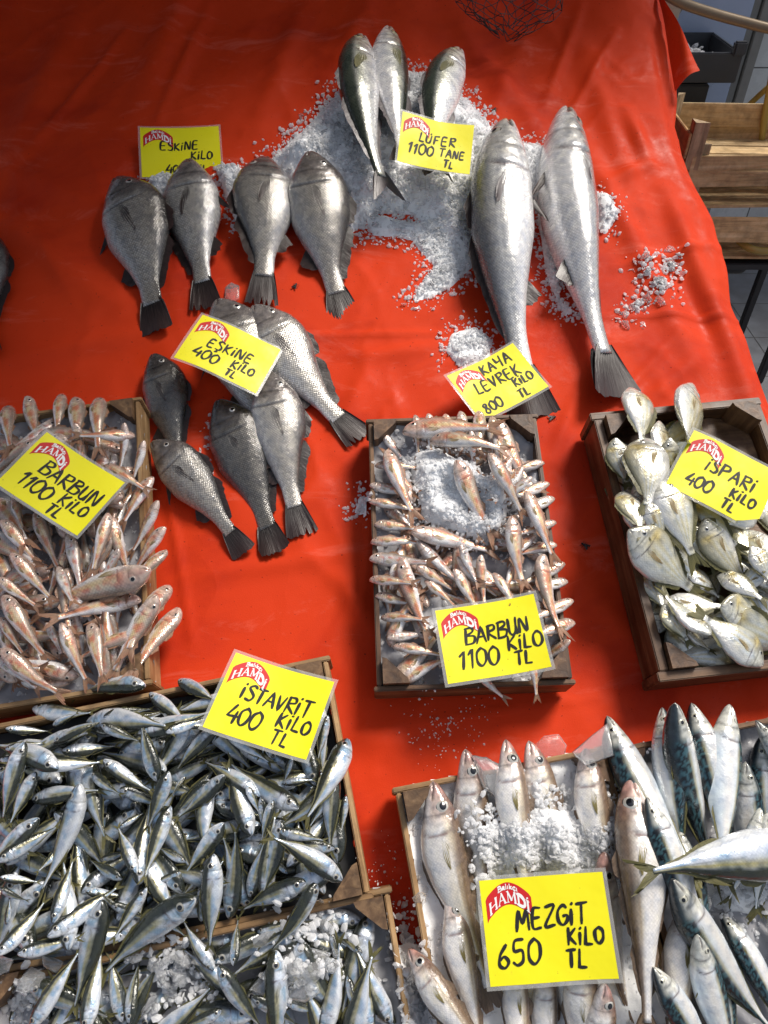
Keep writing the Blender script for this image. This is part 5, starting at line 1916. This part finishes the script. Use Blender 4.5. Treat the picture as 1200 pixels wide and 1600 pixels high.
def card(ctrpx, xa, nn, wd, h0, lines, label, curl=0.0, seed=0, cut=False, q=.95, up=0.0):
    rs = random.Random(seed)
    zn = Vector(nn).normalized()
    xx = Vector(xa)
    xx = (xx - zn * xx.dot(zn)).normalized()
    yy = zn.cross(xx)
    d0 = np.linalg.norm(P(*ctrpx, h0) - CAM)
    # rest the card on what is under it
    best = h0
    for k in range(60):
        h = 0.0 + k * .004
        c = Vector(P(*ctrpx, h))
        sc = np.linalg.norm(np.array(c) - CAM) / d0
        W = wd * sc
        bad = 0
        tot = 0
        for a in np.linspace(-.5, .5, 13):
            for b in np.linspace(-.5, .5, 10):
                p = c + xx * (a * W) + yy * (b * W / 1.32)
                tot += 1
                bad += float(gat(p.x, p.y)) > p.z - .001
        best = h
        if bad <= (1 - q) * tot:
            break
    best += up
    c = Vector(P(*ctrpx, best))
    W = wd * np.linalg.norm(np.array(c) - CAM) / d0
    Hc = W / 1.32
    M = Matrix.Identity(4)
    for i in range(3):
        M[i][0] = xx[i]
        M[i][1] = yy[i]
        M[i][2] = zn[i]
        M[i][3] = c[i]

    def zf(x, y, o=0.0):
        return curl * ((x / W * 2) ** 2 - .3) + .0016 * math.sin(x * 40 + seed) * math.cos(y * 35 + seed) + o

    def sheet(x0, x1, y0, y1, o, nx=14, ny=8):
        V = []
        for i in range(nx + 1):
            for j in range(ny + 1):
                x = x0 + (x1 - x0) * i / nx
                y = y0 + (y1 - y0) * j / ny
                if cut:
                    y = max(y, -Hc / 2 + max(0, (x - W * .30)) * .8) if x > W * .30 else y
                V.append((x, y, zf(x, y) + o))
        return V, [(i * (ny + 1) + j, (i + 1) * (ny + 1) + j, (i + 1) * (ny + 1) + j + 1, i * (ny + 1) + j + 1) for i in range(nx) for j in range(ny)]
    m = MB()
    m.add(*sheet(-W / 2, W / 2, -Hc / 2, Hc / 2, 0))
    v, f = sheet(-W / 2, W / 2, -Hc / 2, Hc / 2, -.0008)
    m.add(v, [q_[::-1] for q_ in f])
    r = ob('price_card', m.mesh('card_sheet', [M_CARD], True), M, None, label, 'price card', 'yellow handwritten price cards')
    bd = .0055
    m = MB()
    for (x0, x1, y0, y1, a, b) in ((-W / 2 - bd, W / 2 + bd, Hc / 2, Hc / 2 + bd, 14, 1), (-W / 2 - bd, W / 2 + bd, -Hc / 2 - bd, -Hc / 2, 14, 1),
                                   (-W / 2 - bd, -W / 2, -Hc / 2, Hc / 2, 1, 8), (W / 2, W / 2 + bd, -Hc / 2, Hc / 2, 1, 8)):
        if cut and y1 < 0:
            x1 = W * .3
        if cut and x0 > 0:
            y0 = -Hc / 2 + W * .2 * .8
        cs = cut
        m.add(*sheet(x0, x1, y0, y1, -.0004, a, b))
    ob('laminate', m.mesh('card_laminate', [M_LAM], True), None, r)
    m = MB()
    for (txt, fx, fy, fh, *rest_) in lines:
        sl = rest_[0] if rest_ else 0.0
        spc = rest_[1] if len(rest_) > 1 else 1.0
        write(m, txt, -W / 2 + fx * W, Hc / 2 - fy * Hc, fh * Hc, .0036 if fh > .13 else .0030, lambda x, y: zf(x, y) + .0007, sl, .08, rs, spc)
    ob('handwriting', m.mesh('card_handwriting', [M_INK]), None, r)
    logo(r, W, Hc, zf, .0004, rs)
    # shade record so later things can lie on it
    return r


KILO, TLc = 'KiLO', 'TL'
card((680.75, 225.25), (.98, -.07, -.16), (.14, -.22, .96), .186, .06, [('LuFER', .27, .50, .19, 0, 1.05), ('1100', .12, .76, .22, 0, .9), ('TANE', .56, .72, .155), (TLc, .63, .93, .14)],
     'yellow card reading LÜFER 1100 TANE TL leaning on the bluefish', 0.007, 1, q=.99, up=.012)
card((282.75, 237), (.98, .13, -.08), (.10, -.14, .98), .196, .05, [('ESKiNE', .24, .46, .16), (KILO, .62, .66, .15), ('400', .30, .93, .17, 0, .85), (TLc, .68, .92, .15)],
     'yellow card partly behind the second drum fish at the upper left', 0.004, 2, q=.80)
card((357.75, 550.25), (.91, -.33, -.22), (.28, .10, .95), .186, .07, [('EsKiNE', .24, .56, .18), ('400', .14, .84, .20, 0, .9), (KILO, .60, .76, .15), (TLc, .58, .94, .14)],
     'yellow card reading EŞKİNE 400 KİLO TL tilted over the drum fish', -0.005, 3, q=1.0, up=.004)
card((777.25, 597), (.85, .52, -.04), (.03, .03, 1), .172, .07, [('KAYA', .42, .27, .20), ('LEVREK', .20, .55, .20), (KILO, .66, .73, .16), ('800', .12, .92, .19, 0, .85), (TLc, .62, .95, .14)],
     'yellow card reading KAYA LEVREK KİLO 800 TL on a drum fish tail', 0.005, 4, q=1.0, up=.03)
card((96.75, 755.5), (.80, -.48, -.24), (.26, .02, .96), .180, .13, [('BARBUN', .22, .54, .22, .0, .95), ('1100', .13, .84, .23, 0, .85), (KILO, .60, .76, .17), (TLc, .56, .96, .17)],
     'yellow card reading BARBUN 1100 KİLO TL on the left crate', 0.006, 5, q=1.0, up=.004)
card((768.25, 997.75), (.98, .14, .12), (-.13, .08, .98), .176, .13, [('BARBUN', .24, .53, .21, .05, .88), ('1100', .14, .84, .24, 0, .85), (KILO, .64, .70, .19), (TLc, .68, .90, .16)],
     'yellow card reading BARBUN 1100 KİLO TL on the middle crate', 0.006, 6, q=1.0, up=.004)
card((1131, 748), (.84, -.52, -.02), (.0, -.06, .99), .178, .13, [('iSPARi', .28, .50, .20), ('400', .15, .83, .20, 0, .85), (KILO, .62, .72, .16), (TLc, .58, .93, .15)],
     'yellow card reading İSPARİ 400 KİLO TL on the bream crate', -0.004, 7, cut=True, q=1.0, up=.003)
card((421.75, 1101.25), (.95, -.29, .03), (.02, .20, .98), .180, .13, [('iSTAVRiT', .20, .53, .20, 0, .88), ('400', .15, .85, .24, 0, .85), (KILO, .62, .73, .18), (TLc, .62, .94, .17)],
     'yellow card reading İSTAVRİT 400 KİLO TL on the horse mackerel crate', 0.006, 8, q=1.0, up=.004)
card((854.75, 1450.25), (.99, .07, .08), (-.08, -.10, .99), .186, .13, [('MEZGiT', .26, .51, .19, .06, .95), ('650', .08, .83, .23, 0, .95), (KILO, .65, .67, .16), (TLc, .62, .88, .17)],
     'yellow card reading MEZGİT 650 KİLO TL on the whiting crate', 0.004, 9, q=1.0, up=.004)

# ------------------------------------------------------------------ small things on the stall
M_FLY = mat_plain('fly_black', (0.012, 0.011, 0.012), 0.4, 0, 0.2, 50)


def fly(x, y, h, a, label):
    m = MB()
    for (c, s_) in (((0, 0, .0022), (.0030, .0020, .0020)), ((.0034, 0, .0022), (.0016, .0017, .0016)), ((-.0038, 0, .0020), (.0034, .0022, .0019))):
        bm = bmesh.new()
        bmesh.ops.create_uvsphere(bm, u_segments=10, v_segments=7, radius=1)
        bm.transform(Matrix.Translation(c) @ Matrix.Diagonal((*s_, 1)))
        m.bm(bm)
    for sg in (1, -1):
        m.add([(.001, sg * .001, .004), (-.008, sg * .0055, .0036), (-.0085, sg * .002, .0036), (-.004, sg * .0006, .004)], [(0, 1, 2, 3)])
        for k in (-1, 0, 1):
            m.tube([(k * .002, sg * .001, .002), (k * .003, sg * .004, .0032), (k * .0042, sg * .0055, .0002)], .00025, 4)
    p = P(x, y, h)
    ob('fly', m.mesh('fly_body', [M_FLY], True), Matrix.Translation(p) @ Matrix.Rotation(a, 4, 'Z') @ Matrix.Scale(1.3, 4), None, label, 'fly')


for (x, y, a, lb) in ((912, 852, 2.4, 'black fly on the red sheet between the middle and bream crates'), (864, 653, .3, 'black fly on the red sheet beside the middle crate top corner'),
                      (462, 447, 1.2, 'black fly on the red sheet under the bronze drum fish tail'), (773, 172, 1.2, 'black fly on the red sheet above the ice heap')):
    h = float(gat(*P(x, y)[:2]))
    fly(x, y, h, a, lb)

# net bag hanging into view at the top
M_NET = mat_plain('black_net', (0.012, 0.012, 0.013), 0.5, 0, 0.2, 50)
m = MB()
np_ = Vector(P(800, -62, .16))
nu_, nv_ = 16, 9
pt = {}
for i in range(nu_):
    for j in range(nv_ + 1):
        a = 2 * math.pi * i / nu_
        t = j / nv_
        r = .135 * math.sin(min(1, .10 + t * 1.05) * math.pi * .56) * (1 + .12 * math.sin(3 * a + 5 * t))
        tw = a + (.5 if j % 2 else 0) * 2 * math.pi / nu_
        pt[i, j] = np_ + Vector((r * math.cos(tw) * 1.05 - .01, r * math.sin(tw) * .62 - .10 * (1 - t) - .055 + .02 * math.sin(a * 2), .10 * t - .10 + .01 * math.sin(5 * a)))
for i in range(nu_):
    for j in range(nv_):
        o2 = (i + 1) % nu_ if j % 2 else (i - 1) % nu_
        m.tube([pt[i, j], pt[i, j].lerp(pt[i, j + 1], .5) + Vector((0, 0, -.002)), pt[i, j + 1]], .0010, 4, cap=False)
        m.tube([pt[i, j], pt[o2, j + 1]], .0010, 4, cap=False)
m.tube([np_ + Vector((0, .05, .0)), np_ + Vector((0, .12, .30)), np_ + Vector((0, .15, 1.2))], .003, 6)
ob('net_bag', m.mesh('net_bag_mesh', [M_NET]), None, None, 'black mesh net bag hanging over the sheet at the top', 'net bag')

# ------------------------------------------------------------------ what stands behind and beside the stall


def mat_tiles(name, col, grout, sx, sy, rough=0.25, off=0.0, dirt=.25, plane='xz'):
    t = NT(name)
    v = t.coord('Object')
    if plane == 'xz':
        mp = t.n('Mapping')
        mp.inputs['Rotation'].default_value = (rad(90), 0, 0)
        t.l(v, mp.inputs[0])
        v2 = mp.outputs[0]
    else:
        v2 = v
    b = t.n('TexBrick', offset=off)
    t.l(v2, b.inputs['Vector'])
    for k, q in (('Color1', (*col, 1)), ('Color2', (*(x * .93 for x in col), 1)), ('Mortar', (*grout, 1)), ('Scale', 1.0), ('Mortar Size', .0035), ('Brick Width', sx), ('Row Height', sy), ('Mortar Smooth', .2)):
        b.inputs[k].default_value = q
    d = t.noise(v, 6, 6, .65)
    c = t.mix(b.outputs['Color'], t.ramp(d, [(.35, (.45, .42, .38)), (.62, (1, 1, 1))]), dirt, 'MULTIPLY')
    t.set(Base_Color=c, Roughness=t.fr(d, rough - .1, rough + .2), Normal=t.bump(t.math('SUBTRACT', 1.0, b.outputs['Fac']), .4, .003))
    return t.mat


m = MB()
m.box((0, 0, -.03), (40, 40, .06))
ob('floor', m.mesh('floor_slab', [mat_tiles('floor_tiles', (.17, .18, .20), (.05, .05, .05), .33, .33, .3, 0, .6, 'xy')]), Matrix.Translation((.12, .05, 0)), kind='structure', world=True)
m = MB()
m.box((0, .06, 1.6), (7, .12, 3.2), bev=.004)
ob('tiled_wall', m.mesh('wall_block', [mat_tiles('wall_tiles', (.80, .80, .78), (.16, .16, .15), .42, .30, .22, 0, .35)]), Matrix.Translation((1.2, 3.05, 0)), None,
   'white tiled wall behind the stall at the right', 'wall', world=True)

# stack of empty crates
M_EMPTY = mat_wood('empty_crate_wood', (.58, .39, .18), (.76, .58, .33), .6, .65)
M_EMPTY_Y = mat_wood('empty_crate_wood_side', (.50, .28, .11), (.66, .44, .20), .6, .65, axis=1)
M_EMPTY_P = mat_wood('empty_crate_post', (.36, .26, .15), (.56, .43, .27), .5, .65, axis=2)


def empty_crate(x, y, z, w_, d_, h_, rot, label, low_front=False):
    r = ob('wooden_crate', None, Matrix.Translation((x, y, z)) @ Matrix.Rotation(rot, 4, 'Z'), None, label, 'crate', 'empty crates stacked beside the stall', world=True)
    for k in range(4):
        m = MB()
        m.box((w_ / 2, d_ * (k + .5) / 4, .010), (w_ - .004, d_ / 4 - .010, .010), bev=.002)
        ob('floor_slat', m.mesh('slat', [M_EMPTY]), None, r)
    for k in range(4):
        m = MB()
        hh = h_ * (.55 if not low_front else .60)
        zc = h_ - hh / 2
        if k == 0:
            if low_front:
                continue
            m.box((w_ / 2, -.006, zc), (w_ + .02, .010, hh), bev=.002)
        elif k == 1:
            m.box((w_ / 2, d_ + .006, zc), (w_ + .02, .010, hh), bev=.002)
        else:
            m.box((-.006 if k == 2 else w_ + .006, d_ / 2, zc), (.010, d_, hh), bev=.002)
        ob('side_board', m.mesh('board', [M_EMPTY if k < 2 else M_EMPTY_Y]), None, r)
    for (a, b) in ((.001, .001), (w_ - .001, .001), (.001, d_ - .001), (w_ - .001, d_ - .001)):
        m = MB()
        sx = 1 if a < .1 else -1
        sy = 1 if b < .1 else -1
        pts = [(a, b), (a + sx * .05, b), (a, b + sy * .05)]
        if sx * sy < 0:
            pts = pts[::-1]
        hz = h_ + .035
        m.add([(p, q, .016) for p, q in pts] + [(p, q, hz) for p, q in pts], [(2, 1, 0), (3, 4, 5), (0, 1, 4, 3), (1, 2, 5, 4), (2, 0, 3, 5)])
        ob('corner_post', m.mesh('post', [M_EMPTY_P]), None, r)


YB = 1.62
b0 = PW(1075, 390, YB)
zt = [PW(1150, y, YB).z for y in (242, 302, 352, 396)]
CW = .56
empty_crate(b0.x - .10, YB, zt[1] - .002 + .066, CW, .36, .135, rad(-3), 'topmost empty wooden crate of the stack, its front board missing', True)
empty_crate(b0.x - .07, YB + .01, zt[2] + .050, CW, .36, zt[0] - zt[2] - .054, rad(2), 'second empty wooden crate in the stack beside the stall', False)
empty_crate(b0.x - .05, YB + .005, zt[3] - .03, CW, .36, zt[2] - zt[3] + .062, rad(-1), 'lower empty wooden crate of the stack beside the stall', False)
st = ob('metal_stand', None, Matrix.Translation((b0.x - .02, YB + .02, 0)), None, 'black metal stand under the stacked empty crates', 'stand', world=True)
zs = zt[3] - .035
m = MB()
m.box((.27, .16, zs - .02), (.56, .36, .025), bev=.003)
ob('shelf', m.mesh('stand_shelf', [BLACKISH]), None, st)
for a in (.03, .52):
    for b in (.02, .32):
        m = MB()
        m.box((a, b, (zs - .034) / 2), (.03, .03, zs - .034), bev=.003)
        ob('leg', m.mesh('stand_leg', [BLACKISH]), None, st)

# grey fish tub with ice scraps on a dark cabinet, steel post and pale panel
YT = 2.25
a_ = PW(1060, 118, YT)
b_ = PW(1152, 118, YT)
zt_ = PW(1140, 88, YT).z
zb_ = PW(1100, 130, YT).z
M_TUB = mat_plain('grey_plastic', (.055, .06, .068), .4, 0, .2, 12)
m = MB()
x0, x1 = a_.x - .35, b_.x
m.box(((x0 + x1) / 2, .18, zb_ + .010), (x1 - x0, .36, .02), bev=.004)
for (cx, cy, sx, sy) in (((x0 + x1) / 2, .008, x1 - x0, .016), ((x0 + x1) / 2, .352, x1 - x0, .016), (x0 + .008, .18, .016, .326), (x1 - .008, .18, .016, .326)):
    m.box((cx, cy, (zb_ + zt_) / 2 + .012), (sx, sy, zt_ - zb_), bev=.004)
for cx in (x0 + .02, x1 - .02):
    m.box((cx, .004, zt_ + .026), (.05, .03, .05), bev=.006)
ob('plastic_tub', m.mesh('tub', [M_TUB]), Matrix.Translation((0, YT, 0)), None, 'dark grey plastic tub with ice scraps behind the stall', 'tub', world=True)
rs_ = np.random.RandomState(4)
n = 260
pts = np.stack([x0 + .05 + (x1 - x0 - .12) * rs_.rand(n), YT + .05 + .26 * rs_.rand(n), zb_ + .02 + .06 * rs_.rand(n)], -1)
v_, f_ = chips(pts, .008 + .012 * rs_.rand(n), rs_)
ob('crushed_ice', np_mesh('tub_ice', v_, f_, [M_CHIP], False), None, None, 'ice scraps inside the grey plastic tub', 'ice', None, 'stuff', world=True)
m = MB()
m.box(((x0 + x1) / 2 - .03, .20, zb_ / 2 - .004), (x1 - x0 - .12, .36, zb_ - .012), bev=.006)
for k in range(3):
    m.box((x1 - .25 + k * .07, .016, zb_ * .55), (.006, .01, zb_ * .7))
ob('cabinet', m.mesh('dark_cabinet', [mat_plain('dark_cabinet_paint', (.035, .037, .04), .45, .1, .3, 15)]), Matrix.Translation((0, YT, 0)), None, 'dark cabinet carrying the grey plastic tub', 'cabinet', world=True)
c_ = PW(1160, 60, 2.72)
d_ = PW(1120, 40, 2.86)
m = MB()
m.box((0, 0, 1.0), (.045, .045, 2.0), bev=.004)
m.box((0, 0, .006), (.12, .12, .012), bev=.003)
ob('steel_post', m.mesh('post', [mat_plain('worn_grey_paint', (.26, .25, .23), .5, .2, .4, 10)]), Matrix.Translation((c_.x + .06, 2.72, 0)), None, 'worn grey steel post in front of the tiled wall', 'post', world=True)
pn = ob('cold_cabinet', None, Matrix.Translation((d_.x - .12, 2.66, 0)), None, 'pale blue refrigerator standing against the tiled wall', 'refrigerator', world=True)
m = MB()
m.box((-.1, .17, .92), (.62, .34, 1.84), bev=.012)
ob('body', m.mesh('fridge_body', [mat_plain('fridge_frame', (.20, .20, .19), .45, .2, .3, 10)]), None, pn)
m = MB()
m.box((-.1, -.012, 1.0), (.54, .022, 1.55), bev=.008)
ob('door', m.mesh('fridge_door', [mat_plain('pale_blue_panel', (.42, .50, .66), .3, .1, .12, 8)]), None, pn)

# hoses and rail
M_HOSE = mat_plain('yellow_hose', (.38, .29, .07), .4, 0, .25, 20)
M_RAIL = mat_plain('brown_hose', (.20, .145, .085), .3, .2, .3, 14)


def hose(name, pts, r, mat, label, cat='hose'):
    m = MB()
    P_ = [np.array(p) for p in pts]
    m.tube([Vector(q) for q in smooth(P_, k=8)], r, 10)
    ob(name, m.mesh(name + '_tube', [mat], True), None, None, label, cat, world=True)


hose('curved_rail', [PW(1010, -30, 1.75), PW(1060, 2, 1.80), PW(1110, 20, 1.83), PW(1160, 34, 1.85), PW(1215, 47, 1.86), PW(1290, 55, 1.86)], .016, M_RAIL,
     'curved brown rail crossing the top right corner', 'rail')
hose('garden_hose', [PW(1130, 205, 2.1), PW(1155, 180, 2.08), PW(1180, 155, 2.05), PW(1205, 133, 2.02), PW(1260, 90, 2.0)], .011, M_HOSE, 'yellow hose rising behind the empty crates')
hose('garden_hose', [PW(1190, 220, 1.95), PW(1196, 175, 1.95), PW(1204, 130, 1.95), PW(1215, 60, 1.97)], .012, M_HOSE, 'yellow hose hanging at the right edge above the crates')
hose('garden_hose', [PW(1150, 372, 1.68), PW(1172, 388, 1.62), PW(1200, 392, 1.60), PW(1240, 380, 1.6)], .014, M_HOSE, 'yellow hose looping under the stacked crates')
hose('rubber_hose', [PW(1110, 395, 1.75), PW(1150, 396, 1.72), PW(1166, 405, 1.70), PW(1160, 420, 1.70), PW(1145, 422, 1.70), PW(1100, 420, 1.72)], .014, BLACKISH, 'black rubber hose curling below the stacked crates')
# pail with a wire handle peeping over the sheet
q_ = PW(1045, 2, 1.9)
m = MB()
nn_ = 24
prf = [(.085, 0), (.105, .16), (.112, .162), (.112, .170), (.100, .168), (.082, .006)]
V = [(r * math.cos(2 * math.pi * i / nn_), r * math.sin(2 * math.pi * i / nn_), z) for r, z in prf for i in range(nn_)]
m.add(V, [(k * nn_ + i, k * nn_ + (i + 1) % nn_, (k + 1) * nn_ + (i + 1) % nn_, (k + 1) * nn_ + i) for k in range(len(prf) - 1) for i in range(nn_)] + [tuple(range(nn_))[::-1], tuple(range((len(prf) - 1) * nn_, len(prf) * nn_))])
pl_ = ob('pail', m.mesh('pail_shell', [mat_plain('white_plastic', (.62, .60, .52), .4, 0, .15, 10)], True), Matrix.Translation((q_.x - .03, 1.98, q_.z - .15)), None, 'white plastic pail behind the sheet at the top right', 'pail', world=True)
m = MB()
m.tube([(.112 * math.cos(t), -.02 - .02 * math.sin(t), .165 - .10 * math.sin(t)) for t in np.linspace(0, math.pi, 14)], .003, 6)
ob('handle', m.mesh('pail_handle', [STEEL], True), None, pl_)
sb_ = ob('stool', None, Matrix.Translation((q_.x - .03, 1.98, 0)), None, 'dark stool under the white pail behind the stall', 'stool', world=True)
zz = q_.z - .155
m = MB()
m.box((0, 0, zz - .015), (.28, .28, .03), bev=.005)
ob('seat', m.mesh('stool_seat', [BLACKISH]), None, sb_)
for a in (-.11, .11):
    for b in (-.11, .11):
        m = MB()
        m.box((a, b, (zz - .03) / 2), (.03, .03, zz - .03), bev=.003)
        ob('leg', m.mesh('stool_leg', [BLACKISH]), None, sb_)

# ------------------------------------------------------------------ unseen canopy added over back and left to shade the upper left
M_SHADE_CANVAS = mat_plain('added_shade_canvas', (.16, .15, .14), .8, 0, .2, 6)
shade_aw = ob('added_awning', None, Matrix.Identity(4), None, 'unseen canvas canopy on poles, added to shade the left and back of the stall', 'added_awning', world=True)


def slab(name, x0, x1, y0, y1, z, tilt=0.0):
    m = MB()
    n = 12
    V = []
    for s_ in (0, -.012):
        for i in range(n + 1):
            for j in range(n + 1):
                x = x0 + (x1 - x0) * i / n
                y = y0 + (y1 - y0) * j / n
                V.append((x, y, z + tilt * (x - x0) + .02 * math.sin(3 * x) * math.sin(2 * y) + s_))
    k = (n + 1) ** 2
    f = [(i * (n + 1) + j, (i + 1) * (n + 1) + j, (i + 1) * (n + 1) + j + 1, i * (n + 1) + j + 1) for i in range(n) for j in range(n)]
    m.add(V, f + [tuple(q + k for q in p)[::-1] for p in f])
    ob('canvas', m.mesh(name, [M_SHADE_CANVAS]), None, shade_aw)


slab('left_shade_canvas', -4.0, .36, .25, 3.0, 2.75)
slab('back_shade_canvas', .362, 1.55, 1.62, 3.0, 2.75)
for (x, y) in ((-3.9, .4), (.3, 2.95), (1.5, 2.9), (-3.9, 2.9)):
    m = MB()
    m.tube([(x, y, 0), (x, y, 2.72)], .02, 10)
    ob('pole', m.mesh('added_shade_pole', [STEEL], True), None, shade_aw)

# ------------------------------------------------------------------ labels of the fish lying in the crates
KIND = {'horse_mackerel': 'silver horse mackerel', 'red_mullet': 'red mullet', 'sea_bream': 'yellowish bream', 'whiting': 'brown backed whiting', 'mackerel': 'blue backed mackerel'}
GRP = {'S': 'horse mackerel in the wide crate', 'B': 'horse mackerel in the bottom left crate', 'L': 'red mullet in the left crate', 'M': 'red mullet in the middle crate',
       'R': 'bream in the right crate', 'Z': 'whiting in the ice crate', 'X': 'mackerel in the corner crate'}
MARK = {
    'S': [((60, 1120), 'near the crate\'s upper left'), ((230, 1110), 'by the upper rim left of the card'), ((330, 1075), 'beside the price card'), ((420, 1215), 'just below the price card'),
          ((520, 1200), 'along the right board'), ((60, 1240), 'at the photo\'s left edge'), ((190, 1230), 'left of the crate centre'), ((330, 1290), 'in the crate centre'),
          ((480, 1330), 'in the lower right corner'), ((60, 1420), 'low at the left edge'), ((200, 1400), 'near the lower board'), ((350, 1410), 'by the lower board\'s middle')],
    'B': [((60, 1560), 'in the bottom left corner'), ((180, 1540), 'left of the ice slabs'), ((300, 1540), 'between the ice slabs'), ((420, 1560), 'by the long ice slab'), ((540, 1520), 'along the right board')],
    'L': [((60, 640), 'above the card by the upper rim'), ((160, 660), 'in the upper right corner'), ((230, 780), 'along the right board'), ((40, 860), 'left below the card'), ((120, 890), 'just below the card'),
          ((60, 960), 'in the lower left part'), ((150, 1000), 'in the lower middle'), ((250, 1000), 'by the lower right post')],
    'M': [((640, 670), 'by the upper left corner'), ((740, 660), 'by the upper rim'), ((820, 690), 'by the upper right corner'), ((620, 780), 'left of the ice slab'), ((720, 760), 'on the ice slab'), ((830, 800), 'right of the ice slab'),
          ((600, 880), 'on the left row'), ((720, 880), 'above the price card'), ((850, 890), 'on the right row'), ((640, 1000), 'left of the price card'), ((870, 980), 'right of the price card'), ((770, 1070), 'under the price card')],
    'R': [((990, 680), 'in the upper left corner'), ((1080, 650), 'by the upper rim'), ((1010, 780), 'along the left board'), ((1070, 800), 'below left of the card'), ((1140, 850), 'below the price card'), ((1060, 900), 'in the crate middle'),
          ((1080, 990), 'in the lower left corner'), ((1170, 950), 'at the photo\'s right edge'), ((1160, 1010), 'by the lower board')],
    'Z': [((700, 1300), 'along the left board'), ((740, 1220), 'by the upper left post'), ((810, 1200), 'in the upper row'), ((930, 1210), 'by the upper right post'), ((855, 1350), 'under the ice heap'), ((850, 1570), 'below the price card'),
          ((960, 1480), 'right of the price card'), ((700, 1540), 'on the heaped ice at the left'), ((1050, 1450), 'beside the mackerel')],
    'X': [((1000, 1200), 'by the whiting crate'), ((1080, 1180), 'at the upper rim'), ((1140, 1180), 'in the middle of the upper row'), ((1190, 1200), 'at the photo\'s right edge'), ((1180, 1270), 'above the crosswise fish'),
          ((1140, 1450), 'below the crosswise fish'), ((1080, 1530), 'in the lower part'), ((1190, 1560), 'in the lower right')]}
byl = {}
for f in FISH:
    if not f.get('crate'):
        continue
    (hx, hy), (tx, ty) = f['hp'], f['tp']
    cx, cy = (hx * .6 + tx * .4), (hy * .6 + ty * .4)
    mk = min(MARK[f['crate']], key=lambda q: (q[0][0] - cx) ** 2 + (q[0][1] - cy) ** 2)[1]
    an = math.degrees(math.atan2(ty - hy, hx - tx)) % 360
    dr = ['right', 'up right', 'up', 'up left', 'left', 'down left', 'down', 'down right'][int(((an + 22.5) % 360) // 45)]
    lb = '%s %s, head pointing %s' % (KIND[f['sp']], mk, dr)
    if f['filler']:
        lb = 'half buried ' + lb
    f['c'] = (cx, cy)
    byl.setdefault((f['crate'], lb), []).append(f)
ORD = ['highest', 'second highest', 'third highest', 'fourth highest', 'fifth highest', 'sixth highest', 'seventh highest', 'eighth highest', 'ninth highest']
CRN = {'S': 'wide crate', 'B': 'bottom crate', 'L': 'left crate', 'M': 'middle crate', 'R': 'right crate', 'Z': 'whiting crate', 'X': 'corner crate'}
for (ck, lb), fs in byl.items():
    fs.sort(key=lambda q: q['c'][1])
    for i, f in enumerate(fs):
        o = f['o']
        t = lb
        if len(fs) > 1:
            t = ('%s %s' % ('lowest' if i == len(fs) - 1 else ORD[i], lb))
        if ck in 'BLM':
            t = t + ', ' + CRN[ck]
        if len(t.split()) > 16:
            t = t.replace(', head pointing', ', heading').replace('half buried', 'buried')
        if len(t.split()) > 16:
            t = t.replace('by the lower board\'s middle', 'by the lower board').replace('silver horse', 'horse')
        o['label'] = t
        o['group'] = GRP[ck]
